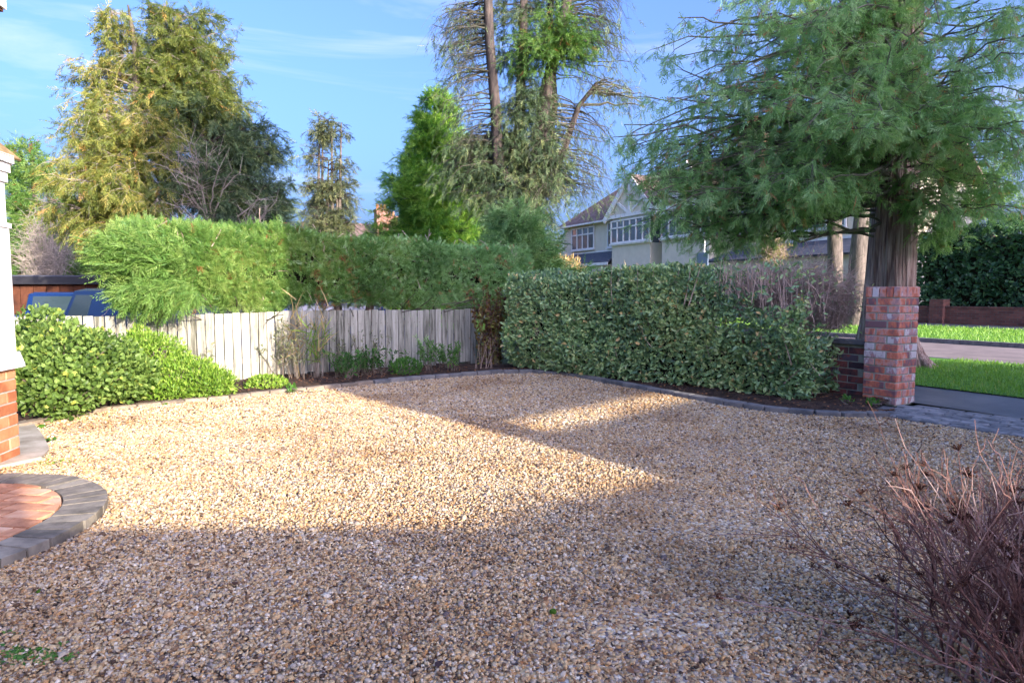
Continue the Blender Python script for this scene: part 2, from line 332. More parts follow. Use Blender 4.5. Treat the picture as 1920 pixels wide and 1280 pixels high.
def bez(A, B, C, K):
    t = np.linspace(0, 1, K)[None, :, None]
    return (1 - t) ** 2 * A[:, None] + 2 * t * (1 - t) * B[:, None] + t * t * C[:, None]
def place_multi(mb, tms, P, D, sc, tint, roll=0.6, up=None):
    k = rng.integers(0, len(tms), len(P))
    for i, tm in enumerate(tms):
        m_ = k == i; mb.place(tm, P[m_], D[m_], sc[m_], tint[m_], roll=roll, up=None if up is None else up[m_])
def trunk_at(path, z):
    p = np.array(path); zz = np.clip(z, p[0, 2], p[-1, 2])
    return np.stack([np.interp(zz, p[:, 2], p[:, 0]), np.interp(zz, p[:, 2], p[:, 1]), zz], -1)
def in_ball(n, shell=0.0):
    d = unit(rng.normal(0, 1, (n, 3))); return d * (rng.uniform(shell ** 3, 1, (n, 1)) ** (1 / 3))

def crown(root, trunkpath, blobs, mat, wood, tms=SPRAYL, spray=0.2, twigs=12, per=5, twl=0.5, droop=0.3, rise=0.35, br=0.02,
          tint=(0.15, 0.75), inward=0.0, bname='branch', limb=0, sag=0.15, spread=0.8, bareness=0.0, twr=0.004, dens=1.0, tuft=0.4):
    """limbs from the trunk to points in the clumps, twigs off the limbs, sprays along the twigs"""
    tips = []; 
    for c, r, n in blobs:
        n = max(2, int(n * dens))
        tips.append(np.array(c) + in_ball(n, 0.35) * np.array(r))
    T = np.concatenate(tips); n = len(T)
    hd = np.linalg.norm(T[:, :2] - trunk_at(trunkpath, T[:, 2])[:, :2], axis=1)
    A = trunk_at(trunkpath, T[:, 2] - hd * rise - rng.uniform(0, 0.3, n) * hd)
    B = A * 0.4 + T * 0.6; B[:, 2] += rng.normal(sag, 0.12, n) * hd; B[:, :2] += rng.normal(0, 0.08, (n, 2)) * hd[:, None]
    K = 9; P = bez(A, B, T, K); P[:, 1:-1] += rng.normal(0, 0.02, (n, K - 2, 3)) * (0.3 + hd[:, None, None] * 0.5)
    R = np.linspace(1, 0.22, K)[None] * (br * (0.5 + hd / (hd.mean() + 1e-6) * 0.6))[:, None]
    nl = min(limb, n)
    order = np.argsort(-R[:, 0])
    for i in order[:nl]:
        mb = MB(); mb.tubes(P[i], R[i], 6); mb.build(bname, wood, root, smooth=True)
    mbw = MB(); rest = order[nl:]
    if len(rest): mbw.tubes(P[rest], R[rest], 4)
    # twigs
    tt = rng.uniform(0.35, 1.0, (n, twigs)); tt[:, 0] = 1.0
    idx = tt * (K - 1); i0 = np.minimum(idx.astype(int), K - 2); fr = (idx - i0)[..., None]
    ar = np.arange(n)[:, None]
    S0 = P[ar, i0] * (1 - fr) + P[ar, i0 + 1] * fr
    tg = unit(P[ar, i0 + 1] - P[ar, i0])
    d = tg * 0.7 + rng.normal(0, spread, tg.shape) * np.array([1, 1, 0.55]); d[..., 2] -= droop * 0.3
    d = unit(d); ln = twl * rng.uniform(0.45, 1.15, (n, twigs, 1))
    S0 = S0.reshape(-1, 3); d = d.reshape(-1, 3); ln = ln.reshape(-1, 1)
    E = S0 + d * ln; E[:, 2] -= droop * ln[:, 0]; Mx = S0 + d * ln * 0.55; Mx[:, 2] += 0.05 * ln[:, 0]
    Q = bez(S0, Mx, E, 4); mbw.tubes(Q, np.tile(np.array([[1.0, .7, .5, .25]]) * twr, (len(Q), 1)), 3)
    mbw.build('twigs', wood, root, kind='stuff')
    # sprays
    if bareness: 
        keep = rng.random(len(Q)) > bareness; Q = Q[keep]; E = E[keep]; S0 = S0[keep]
    if per and len(Q):
        u = rng.uniform(tuft, 1.0, (len(Q), per)); u[:, 0] = 0.97
        ii = np.minimum((u * 3).astype(int), 2); ff = (u * 3 - ii)[..., None]; ar = np.arange(len(Q))[:, None]
        C = (Q[ar, ii] * (1 - ff) + Q[ar, ii + 1] * ff).reshape(-1, 3)
        dd = unit(Q[ar, ii + 1] - Q[ar, ii]).reshape(-1, 3) + rng.normal(0, 0.75, (len(C), 3)); dd[:, 2] -= droop * 0.6
        big = noise3(C, 1.6, 3) * 0.22
        tn = np.clip(rng.uniform(tint[0], tint[1], len(C)) + big, 0, 0.93)
        brown = rng.random(len(C)) < 0.03 ; tn[brown] = 1.0
        mb = MB(); place_multi(mb, tms, C, dd, spray * rng.uniform(0.6, 1.25, len(C)), tn)
        mb.build('foliage', mat, root, kind='stuff')

def trunk(root, path, rad, wood, sides=12, name='trunk', ridge=0.0):
    """tapered trunk with bark ridges as relief"""
    path = np.array(path, float); rad = np.array(rad, float)
    K = max(10, int(np.ptp(path[:, 2]) * (16 if ridge else 3)))
    s = np.linspace(0, 1, K); s0 = np.linspace(0, 1, len(path))
    P = np.stack([np.interp(s, s0, path[:, i]) for i in range(3)], -1); R = np.interp(s, s0, rad)
    th = np.arange(sides) / sides * 2 * math.pi
    rr = R[:, None] * np.ones((1, sides))
    zz = P[:, 2:3]
    rr = rr * (1 + 0.07 * np.sin(3 * th + zz * 0.7) + 0.04 * np.sin(5 * th - zz * 1.1))
    if ridge:
        r2 = np.random.default_rng(5); f = 0
        for k in (13, 19, 29, 37):
            f = f + np.abs(np.sin(th[None] * k / 2 + zz * r2.uniform(-0.9, 0.9) + 0.5 * np.sin(zz * r2.uniform(2, 4) + th[None] * 2) + r2.uniform(0, 6)))
        rr = rr + ridge * (f / 4 - 0.6)
        rr = rr * (1 + 0.16 * np.exp(-(zz - P[0, 2]) / 0.45) * (1 + 0.5 * np.sin(th[None] * 5 + 1)))
    V = np.stack([P[:, 0:1] + rr * np.cos(th), P[:, 1:2] + rr * np.sin(th), np.repeat(zz, sides, 1)], -1)
    k = np.arange(K - 1)[:, None] * sides; j = np.arange(sides)[None]; j2 = (j + 1) % sides
    mb = MB(); mb.add(V, q=np.stack([k + j, k + j2, k + sides + j2, k + sides + j], -1))
    return mb.build(name, wood, root, smooth=not ridge)

# ------------------------------------------------------------------ ground
F0 = Vector((-3.39, 7.7, 0)); FD = Vector((2.815, 2.0, 0)).normalized(); FN = Vector((-FD.y, FD.x, 0))   # fence line and its far side
def sstep(x, a, b):
    t = np.clip((x - a) / (b - a), 0, 1); return t * t * (3 - 2 * t)
def terrain(x, y):
    d = (x - F0.x) * FN.x + (y - F0.y) * FN.y
    o = x * U2.x + y * U2.y
    return -0.035 - 0.45 * sstep(d, 0.25, 0.9) * (1 - sstep(o, 4.2, 5.4))
xs = np.concatenate([[-600, -200, -80, -40], np.linspace(-25, 14, 118), [25, 60, 150, 400, 800]])
ys = np.concatenate([[-300, -80, -20], np.linspace(-6, 32, 115), [45, 80, 160, 400, 900]])
X, Y = np.meshgrid(xs, ys); Z = terrain(X, Y)
nx, ny = len(xs), len(ys); mb = MB()
i, j = np.meshgrid(np.arange(nx - 1), np.arange(ny - 1)); b = j * nx + i
mb.add(np.stack([X, Y, Z], -1).reshape(-1, 3), q=np.stack([b, b + 1, b + nx + 1, b + nx], -1).reshape(-1, 4))
mb.build('ground', M['earth'], kind='structure')

def strip(name, o0, o1, z, mat, a0=-30, a1=160, step=None):
    mb = MB()
    a = np.linspace(a0, a1, 2 if not step else int((a1 - a0) / step))
    V = []
    for aa in a: V += [tuple(W(aa, o0, z)), tuple(W(aa, o1, z))]
    n = len(a); mb.add(V, q=[(2 * k, 2 * k + 1, 2 * k + 3, 2 * k + 2) for k in range(n - 1)])
    return mb.build(name, mat, kind='structure')
strip('pavement', 6.50, 7.75, 0.0, M['asphalt'])
M['verge'] = surf('verge_turf', [(0.05, 0.15, 0.02), (0.11, 0.28, 0.035), (0.18, 0.38, 0.05)], 6, 0.95, 0.8, 60, dist=0.02)
strip('grass_verge', 7.75, 11.35, 0.012, M['verge'])
strip('road', 11.45, 15.35, -0.02, M['road'])
strip('far_grass_verge', 15.55, 21.8, 0.06, M['verge'])
strip('far_pavement', 21.8, 24.2, 0.05, M['asphalt'])
def kerb(name, o, z0, z1, wd, n=34, a0=-4):
    me = MB(); me.box((0, 0, 0), (wd, 0.905, z1 - z0)); m_ = me.mesh('kerbstone', M['kerb'])
    root = bpy.data.objects.new(name, None); COL.objects.link(root); root['kind'] = 'structure'
    for k in range(n):
        c = link('kerbstone', m_, root); c.location = W(a0 + k * 0.915, o, (z0 + z1) / 2); c.rotation_euler = (0, 0, AW)
kerb('kerb', 11.41, -0.06, 0.02, 0.12)
kerb('far_kerb', 15.45, -0.06, 0.075, 0.14)
mb = MB(); mb.box(W(60, 15.45, 0.0075), (0.14, 66, 0.13), RW); mb.build('far_kerb_run', M['kerb'], kind='structure')

# the boundary of the gravel, seen as points on the ground
EDGE_PX = [(-60, 826), (30, 803), (110, 787), (190, 772), (300, 760), (440, 746), (560, 733), (700, 719), (850, 706), (930, 700), (1000, 699), (1060, 704),
           (1120, 714), (1200, 729), (1280, 744), (1360, 758), (1440, 770), (1520, 778), (1600, 782), (1650, 781)]
EDGE = [G(*p) for p in EDGE_PX]
THR = [G(1650, 781), G(1780, 800), G(1920, 822)]
thr_dir = (THR[2] - THR[0]).normalized()
THR_END = THR[0] + thr_dir * 4.5
GRAVEL = [(-3.35, 4.6), (-5.2, 4.9)] + [(p.x, p.y) for p in EDGE] + [(THR_END.x, THR_END.y), (6.0, 0.0), (4.5, -2.8), (-4.5, -2.8), (-4.5, 2.0)]
def inside(px, py, poly):
    r = np.zeros(len(px), bool); n = len(poly)
    for i in range(n):
        x0, y0 = poly[i]; x1, y1 = poly[(i + 1) % n]
        c = ((y0 > py) != (y1 > py)) & (px < (x1 - x0) * (py - y0) / (y1 - y0 + 1e-12) + x0); r ^= c
    return r
def polymesh(name, pts, z, mat, kind='structure', thick=0):
    import bmesh
    bm = bmesh.new(); vs = [bm.verts.new((p[0], p[1], z)) for p in pts]; f = bm.faces.new(vs)
    if f.normal.z < 0: f.normal_flip()
    if thick:
        r = bmesh.ops.extrude_face_region(bm, geom=[f]); 
        for e in r['geom']:
            if isinstance(e, bmesh.types.BMVert): e.co.z -= thick
        bmesh.ops.recalc_face_normals(bm, faces=bm.faces)
    bmesh.ops.triangulate(bm, faces=bm.faces)
    me = bpy.data.meshes.new(name); bm.to_mesh(me); bm.free(); me.materials.append(mat)
    o = bpy.data.objects.new(name, me); COL.objects.link(o)
    if kind: o['kind'] = kind
    return o
# gravel bed material (seen between the pebbles, and as the far gravel)
PEB = [(0.06, 0.04, 0.03), (0.26, 0.16, 0.085), (0.54, 0.37, 0.18), (0.62, 0.48, 0.27), (0.52, 0.29, 0.11), (0.68, 0.57, 0.38), (0.36, 0.31, 0.27), (0.80, 0.72, 0.56), (0.15, 0.12, 0.12), (0.62, 0.49, 0.28), (0.34, 0.20, 0.10), (0.66, 0.53, 0.33)]
m, n, l, p = newmat('gravel_bed')
t = n.new('ShaderNodeTexCoord'); vo = n.new('ShaderNodeTexVoronoi'); vo.inputs['Scale'].default_value = 75
l.new(t.outputs['Object'], vo.inputs['Vector'])
sp = n.new('ShaderNodeSeparateColor'); l.new(vo.outputs['Color'], sp.inputs[0])
rp = ramp(n, PEB); rp.color_ramp.interpolation = 'CONSTANT'; l.new(sp.outputs[0], rp.inputs[0])
mt = n.new('ShaderNodeMixRGB'); mt.blend_type = 'MULTIPLY'; mt.inputs[0].default_value = 0.55
rp2 = ramp(n, [(1, 1, 1), (0.9, 0.9, 0.9), (0.25, 0.22, 0.2)], [0, 0.5, 0.9]); l.new(vo.outputs['Distance'], rp2.inputs[0])
l.new(rp.outputs[0], mt.inputs[1]); l.new(rp2.outputs[0], mt.inputs[2]); l.new(mt.outputs[0], p.inputs['Base Color'])
bp = n.new('ShaderNodeBump'); bp.invert = True; bp.inputs['Strength'].default_value = 0.8; bp.inputs['Distance'].default_value = 0.008
l.new(vo.outputs['Distance'], bp.inputs['Height']); l.new(bp.outputs[0], p.inputs['Normal']); p.inputs['Roughness'].default_value = 0.85
M['gravel_bed'] = m
polymesh('gravel_drive', GRAVEL, -0.006, M['gravel_bed'])
# loose pebbles: instanced on points
m, n, l, p = newmat('pebble')
oi = n.new('ShaderNodeObjectInfo'); rp = ramp(n, PEB); rp.color_ramp.interpolation = 'LINEAR'; l.new(oi.outputs['Random'], rp.inputs[0])
t = n.new('ShaderNodeTexCoord'); no = n.new('ShaderNodeTexNoise'); no.inputs['Scale'].default_value = 1.3; l.new(t.outputs['Object'], no.inputs[0])
mxx = n.new('ShaderNodeMixRGB'); mxx.blend_type = 'OVERLAY'; mxx.inputs[0].default_value = 0.5; l.new(rp.outputs[0], mxx.inputs[1]); l.new(no.outputs[0], mxx.inputs[2])
gp = n.new('ShaderNodeNewGeometry'); n3 = n.new('ShaderNodeTexNoise'); n3.inputs['Scale'].default_value = 1.1; n3.inputs['Detail'].default_value = 5; l.new(gp.outputs['Position'], n3.inputs['Vector'])
rp3 = ramp(n, [(0.70, 0.60, 0.52), (0.98, 0.95, 0.90), (1.0, 1.0, 1.0)], [0.34, 0.50, 0.66]); l.new(n3.outputs[0], rp3.inputs[0])
mm = n.new('ShaderNodeMixRGB'); mm.blend_type = 'MULTIPLY'; mm.inputs[0].default_value = 0.8; l.new(mxx.outputs[0], mm.inputs[1]); l.new(rp3.outputs[0], mm.inputs[2])
l.new(mm.outputs[0], p.inputs['Base Color']); p.inputs['Roughness'].default_value = 0.7; p.inputs['Specular IOR Level'].default_value = 0.25
M['pebble'] = m
import bmesh
pcol = bpy.data.collections.new('pebble_shapes')
for k in range(7):
    bm = bmesh.new(); bmesh.ops.create_icosphere(bm, subdivisions=1, radius=1)
    sc = (1.0, random.uniform(0.6, 0.95), random.uniform(0.4, 0.65))
    for v in bm.verts:
        f = 1 + random.uniform(-0.16, 0.16); v.co = Vector((v.co.x * sc[0] * f, v.co.y * sc[1] * f, v.co.z * sc[2] * f))
    me = bpy.data.meshes.new('pebble'); bm.to_mesh(me); bm.free(); me.materials.append(M['pebble'])
    for pl in me.polygons: pl.use_smooth = True
    pcol.objects.link(bpy.data.objects.new('pebble', me))
CX, CY, CR = -2.84, 2.72, 0.88
def scatter_gravel():
    P = []
    for (y0, y1, dens) in ((1.45, 2.4, 16500), (2.4, 3.6, 13500), (3.6, 5.0, 9800), (5.0, 6.8, 6200), (6.8, 9.2, 4400)):
        hw = y1 * 0.87 + 0.2; nn = int(dens * (y1 - y0) * 2 * hw)
        x = rng.uniform(-hw, hw, nn); y = rng.uniform(y0, y1, nn)
        k = inside(x, y, GRAVEL) & (np.abs(x) < y * 0.87 + 0.2) & ((x - CX) ** 2 + (y - CY) ** 2 > (CR + 0.012) ** 2)
        s = np.full(nn, {16500: 0.0056, 13500: 0.0061, 9800: 0.0070, 6200: 0.0086, 4400: 0.0100}[dens])
        P.append(np.stack([x, y, s], -1)[k])
    P = np.concatenate(P); N = len(P)
    s = P[:, 2] * np.exp(rng.normal(0, 0.33, N)); s = np.minimum(s, 0.019)
    und = 0.011 * noise3(np.stack([P[:, 0], P[:, 1], 0 * P[:, 0]], -1), 2.2, 9)
    co = np.stack([P[:, 0], P[:, 1], rng.uniform(-0.004, 0.006, N) + und], -1).astype(np.float32)
    me = bpy.data.meshes.new('pebbles'); me.vertices.add(N); me.vertices.foreach_set('co', co.ravel())
    a = me.attributes.new('ps', 'FLOAT', 'POINT'); a.data.foreach_set('value', s.astype(np.float32))
    a = me.attributes.new('pr', 'FLOAT_VECTOR', 'POINT')
    r = np.stack([rng.normal(0, 0.45, N), rng.normal(0, 0.45, N), rng.uniform(0, 6.28, N)], -1).astype(np.float32); a.data.foreach_set('vector', r.ravel())
    a = me.attributes.new('pi', 'INT', 'POINT'); a.data.foreach_set('value', rng.integers(0, 7, N).astype(np.int32))
    o = link('gravel', me, kind='stuff'); o['label'] = 'loose mixed tan and grey pebbles covering the drive'; o['category'] = 'gravel'
    g = bpy.data.node_groups.new('gravel_scatter', 'GeometryNodeTree')
    g.interface.new_socket('Geometry', in_out='INPUT', socket_type='NodeSocketGeometry'); g.interface.new_socket('Geometry', in_out='OUTPUT', socket_type='NodeSocketGeometry')
    gi = g.nodes.new('NodeGroupInput'); go = g.nodes.new('NodeGroupOutput'); ip = g.nodes.new('GeometryNodeInstanceOnPoints')
    ci = g.nodes.new('GeometryNodeCollectionInfo'); ci.inputs[0].default_value = pcol; ci.inputs['Separate Children'].default_value = True; ci.inputs['Reset Children'].default_value = True
    def attr(nm, dt):
        x = g.nodes.new('GeometryNodeInputNamedAttribute'); x.data_type = dt; x.inputs[0].default_value = nm; return x.outputs[0]
    g.links.new(gi.outputs[0], ip.inputs['Points']); g.links.new(ci.outputs[0], ip.inputs['Instance']); ip.inputs['Pick Instance'].default_value = True
    g.links.new(attr('pi', 'INT'), ip.inputs['Instance Index'])
    er = g.nodes.new('FunctionNodeEulerToRotation'); g.links.new(attr('pr', 'FLOAT_VECTOR'), er.inputs[0]); g.links.new(er.outputs[0], ip.inputs['Rotation'])
    g.links.new(attr('ps', 'FLOAT'), ip.inputs['Scale']); g.links.new(ip.outputs[0], go.inputs[0])
    md = o.modifiers.new('scatter', 'NODES'); md.node_group = g
    
scatter_gravel()

# flower beds: raised uneven soil behind the edging
def bed(name, front, back, z=0.035):
    n = len(front); rows = 9; V = []
    for i in range(n):
        for k in range(rows):
            f = k / (rows - 1); p_ = front[i] * (1 - f) + back[i] * f
            V.append((p_.x, p_.y, z * min(1, k * 0.6) + 0.02 * random.uniform(-0.5, 1) * (0 < k < rows - 1) - 0.02 * (k == 0)))
    q = [(i * rows + k, (i + 1) * rows + k, (i + 1) * rows + k + 1, i * rows + k + 1) for i in range(n - 1) for k in range(rows - 1)]
    mb = MB(); mb.add(V, q=q); return mb.build(name, M['soil'], kind='structure', smooth=True)
def resample(pts, step):
    out_ = []; 
    for a, b in zip(pts[:-1], pts[1:]):
        n_ = max(1, int((b - a).length / step)); out_ += [a.lerp(b, k / n_) for k in range(n_)]
    return out_ + [pts[-1]]
fb = [p_ for p_ in resample(EDGE, 0.08)]
bk = []
HA = G(1600, 768); HB = G(935, 690)          # hedge line
for p_ in fb:
    tt_ = (p_ - F0).dot(FD); fp = F0 + FD * tt_ + FN * 0.12
    if p_.x > -0.3: fp = p_ + Vector((0.75, 0.62, 0)).normalized() * 1.35
    if fp.dot(U1) < 3.66:
        kf = max(0.0, min(1.0, (p_.dot(U1) - 3.66) / max(1e-6, p_.dot(U1) - fp.dot(U1)))) if p_.dot(U1) > 3.66 else 0.0
        fp = p_ + (fp - p_) * max(kf, 0.02) if p_.dot(U1) > 3.66 else p_ + U2 * 0.25
    if fp.dot(U2) > 6.42: fp = fp - U2 * (fp.dot(U2) - 6.42)
    bk.append(fp)
bed('flower_bed', fb, bk)
mb = MB(); N = 2600
P = []
for k in range(N):
    i = random.randrange(len(fb)); P.append(fb[i].lerp(bk[i], random.uniform(0.08, 0.9)))
P = np.array([(q_.x, q_.y, 0.05) for q_ in P]); D = rng.normal(0, 1, (N, 3)); D[:, 2] *= 0.15
mb.place(LEAFW, P, D, rng.uniform(0.012, 0.035, N), rng.uniform(0, 1, N), roll=0.3)
o = mb.build('leaf_litter', L['fallen'], kind='stuff'); tag(o, 'dry brown leaf litter strewn over the dark flower bed', 'leaf litter')

# edging blocks
def block_mesh(name, sz, mat, bev=0.006):
    bm = bmesh.new(); bmesh.ops.create_cube(bm, size=1); bmesh.ops.scale(bm, vec=sz, verts=bm.verts)
    bmesh.ops.bevel(bm, geom=bm.edges[:], offset=bev, segments=1, affect='EDGES')
    me = bpy.data.meshes.new(name); bm.to_mesh(me); bm.free(); me.materials.append(mat); return me
def blocks_along(root, pts, size, zc, meshes, name='block', gap=0.008, jit=0.004, off=0):
    d = [0]
    for a, b in zip(pts[:-1], pts[1:]): d.append(d[-1] + (b - a).length)
    s = size / 2
    while s < d[-1]:
        k = max(i for i in range(len(d)) if d[i] <= s); k = min(k, len(pts) - 2)
        seg = pts[k + 1] - pts[k]; p_ = pts[k] + seg.normalized() * (s - d[k])
        nrm = Vector((-seg.y, seg.x, 0)).normalized()
        o = link(name, random.choice(meshes), root)
        o.location = (p_.x + nrm.x * off + random.uniform(-jit, jit), p_.y + nrm.y * off + random.uniform(-jit, jit), zc + random.uniform(-jit, jit))
        o.rotation_euler = (random.uniform(-.02, .02), random.uniform(-.02, .02), math.atan2(seg.y, seg.x) + random.uniform(-.02, .02))
        s += size + gap
bm_edge = [block_mesh('edging_block', (0.2, 0.10, 0.09), M['edge'], 0.008) for _ in range(2)]
bm_warm = [block_mesh('edging_block', (0.2, 0.10, 0.08), M['edge_warm'], 0.008) for _ in range(2)]
er = bpy.data.objects.new('bed_edging', None); COL.objects.link(er); er['kind'] = 'structure'
blocks_along(er, EDGE[1:8], 0.2, 0.0, bm_warm, 'edging_block')  # left stretch in a warmer, lighter copy of the edging colour
blocks_along(er, EDGE[7:], 0.2, 0.003, bm_edge, 'edging_block')
# threshold of grey block paving across the drive entrance
th = bpy.data.objects.new('drive_threshold', None); COL.objects.link(th); th['kind'] = 'structure'
me_p = [block_mesh('paving_block', (0.194, 0.094, 0.06), M['paver_grey'], 0.006) for _ in range(2)]
nrm = Vector((-thr_dir.y, thr_dir.x, 0))
if nrm.x < 0: nrm = -nrm
PC = G(1678, 758)                     # front corner of the pillar
for r_ in range(8):
    base = THR[0] + nrm * (0.05 + r_ * 0.105) - thr_dir * (0.62 if r_ < 5 else 0.05)
    ln = 4.2
    for k in range(int(ln / 0.206)):
        c = base + thr_dir * (k * 0.206 + (0.1 if r_ % 2 else 0))
        if c.x * U2.x + c.y * U2.y > 6.46: continue
        if (c - PC).dot(-thr_dir) > 0.0 and r_ > 4: continue
        o = link('paving_block', random.choice(me_p), th); o.location = (c.x, c.y, -0.012 + random.uniform(-.003, .003))
        o.rotation_euler = (random.uniform(-.015, .015), random.uniform(-.015, .015), math.atan2(thr_dir.y, thr_dir.x) + random.uniform(-.01, .01))
mb = MB(); mb.box(W(2.3 - 4.0, 6.475, 0.0), (0.04, 8.0, 0.05), RW); mb.build('pavement_edging', M['mortar_pale'], kind='structure')

# half round doorstep paving: red pavers inside a ring of grey blocks
pv = bpy.data.objects.new('doorstep_paving', None); COL.objects.link(pv); pv['kind'] = 'structure'
mb = MB(); nseg = 48
V = [(CX, CY, 0.020)] + [(CX + (CR - .01) * math.cos(a), CY + (CR - .01) * math.sin(a), 0.020) for a in np.linspace(0, 2 * math.pi, nseg, endpoint=False)]
V += [(x, y, -0.03) for x, y, z in V[1:]]
mb.add(V, t=[(0, k + 1, (k + 1) % nseg + 1) for k in range(nseg)], q=[(k + 1, k + 1 + nseg, (k + 1) % nseg + 1 + nseg, (k + 1) % nseg + 1) for k in range(nseg)])
mb.build('paving_bed', M['soil'], pv)
def prism(pts, z0, z1, name, mat, parent):
    n = len(pts); mb = MB(); V = [(x, y, z0) for x, y in pts] + [(x, y, z1) for x, y in pts]
    c = (sum(p_[0] for p_ in pts) / n, sum(p_[1] for p_ in pts) / n, z1); V.append(c)
    mb.add(V, q=[(k, (k + 1) % n, n + (k + 1) % n, n + k) for k in range(n)], t=[(n + k, n + (k + 1) % n, 2 * n) for k in range(n)])
    return mb.build(name, mat, parent)
nb = 52
for k in range(nb):
    a0 = 2 * math.pi * k / nb + 0.006; a1 = 2 * math.pi * (k + 1) / nb - 0.006; am = (a0 + a1) / 2
    if not (-1.1 < (am + math.pi) % (2 * math.pi) - math.pi < 2.3): continue
    dz = random.uniform(-.003, .003); ro = CR + random.uniform(-.004, .004)
    pts = [(CX + r * math.cos(a), CY + r * math.sin(a)) for r, a in ((0.695, a0), (ro, a0), (ro, a1), (0.695, a1))]
    prism(pts, -0.02, 0.036 + dz, 'edging_block', M['ring'], pv)
def clip_circle(poly, r):
    N_ = 40
    for i in range(N_):
        a = 2 * math.pi * i / N_; nx_, ny_ = math.cos(a), math.sin(a); outp = []
        for k in range(len(poly)):
            p0, p1 = poly[k], poly[(k + 1) % len(poly)]
            d0 = r - p0[0] * nx_ - p0[1] * ny_; d1 = r - p1[0] * nx_ - p1[1] * ny_
            if d0 >= 0: outp.append(p0)
            if (d0 >= 0) != (d1 >= 0):
                f = d0 / (d0 - d1); outp.append((p0[0] + (p1[0] - p0[0]) * f, p0[1] + (p1[1] - p0[1]) * f))
        poly = outp
        if len(poly) < 3: return None
    return poly
ang = math.radians(-8); ca, sa = math.cos(ang), math.sin(ang)
for r_ in range(-8, 8):
    for k in range(-5, 5):
        x0 = k * 0.206 + (0.103 if r_ % 2 else 0); y0 = r_ * 0.105
        rect = [(x0 + .007, y0 + .007), (x0 + .199, y0 + .007), (x0 + .199, y0 + .098), (x0 + .007, y0 + .098)]
        pl = clip_circle(rect, 0.685)
        if not pl: continue
        pl = [(CX + x * ca - y * sa, CY + x * sa + y * ca) for x, y in pl]
        A_ = abs(sum(pl[i][0] * pl[(i + 1) % len(pl)][1] - pl[(i + 1) % len(pl)][0] * pl[i][1] for i in range(len(pl)))) / 2
        if A_ < 0.001 or max(p_[0] for p_ in pl) < -3.3: continue
        prism(pl, 0.0, 0.036 + random.uniform(-.003, .003), 'paver', M['paver_red'], pv)
polymesh('concrete_apron', [tuple(G(*p_))[:2] for p_ in [(-120, 800), (36, 788), (62, 796), (82, 822), (93, 846), (78, 862), (30, 873), (-60, 890), (-200, 900)]], 0.022, M['apron'], thick=0.05)

# ------------------------------------------------------------------ brick things
STRET = [block_mesh('brick', (0.215, 0.1025, 0.065), M['brick'], 0.004) for _ in range(2)]
def pillar():
    root = thing('brick_pillar', 'square red and purple brick gate pillar topped with a course of upright bricks', 'pillar', PC, AW)
    # local x = across the road (right face), local y = along the road (left face)
    wd = 0.335
    def br(me, x, y, z, rz=0, tilt=0):
        o = link('brick', me, root); o.location = (x + random.uniform(-.0015, .0015), y + random.uniform(-.0015, .0015), z)
        o.rotation_euler = (tilt, 0, rz + random.uniform(-.006, .006))
    core = MB(); core.box((wd / 2, wd / 2, 0.53), (wd - .010, wd - .010, 1.10)); core.build('mortar_core', M['mortar'], root)
    z = 0.0325 - 0.01
    for r_ in range(14):
        L_, B_ = 0.215, 0.1025
        if r_ % 2 == 0:
            br(random.choice(STRET), L_ / 2, B_ / 2, z, 0); br(random.choice(STRET), wd - B_ / 2, L_ / 2, z, math.pi / 2)
            br(random.choice(STRET), wd - L_ / 2, wd - B_ / 2, z, 0); br(random.choice(STRET), B_ / 2, wd - L_ / 2, z, math.pi / 2)
        else:
            br(random.choice(STRET), wd - L_ / 2, B_ / 2, z, 0); br(random.choice(STRET), B_ / 2, L_ / 2, z, math.pi / 2)
            br(random.choice(STRET), L_ / 2, wd - B_ / 2, z, 0); br(random.choice(STRET), wd - B_ / 2, wd - L_ / 2, z, math.pi / 2)
        z += 0.0755
    z0 = z - 0.0325 + 0.052
    cap_s = [block_mesh('brick', (0.112, 0.062, 0.1025), M['brick'], 0.004) for _ in range(2)]
    cap_l = [block_mesh('brick', (0.222, 0.062, 0.1025), M['brick'], 0.004) for _ in range(2)]
    for k in range(5):
        y = wd / 2 + (k - 2) * 0.0705
        br(random.choice(cap_s), wd / 2 - 0.116, y, z0); br(random.choice(cap_l), wd / 2 + 0.058, y, z0)
pillar()
def low_wall():
    base = PC + U1 * 0.34 + U2 * 0.11
    root = thing('low_brick_wall', 'low dark brick wall with flat coping running from the pillar into the hedge', 'wall', base, AW)
    ln = 2.4; c = MB(); c.box((0.052, ln / 2, 0.27), (0.10, ln, 0.56)); c.build('mortar_core', M['mortar'], root)
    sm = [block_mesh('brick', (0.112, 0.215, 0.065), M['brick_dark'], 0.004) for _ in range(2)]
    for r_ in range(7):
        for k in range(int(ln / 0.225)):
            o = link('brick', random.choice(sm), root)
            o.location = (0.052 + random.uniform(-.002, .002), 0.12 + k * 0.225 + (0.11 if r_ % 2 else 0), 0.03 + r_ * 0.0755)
    cp = block_mesh('coping_stone', (0.2, 0.44, 0.05), M['edge'], 0.006)
    for k in range(5):
        o = link('coping_stone', cp, root); o.location = (0.052, 0.23 + k * 0.45, 0.575)
low_wall()

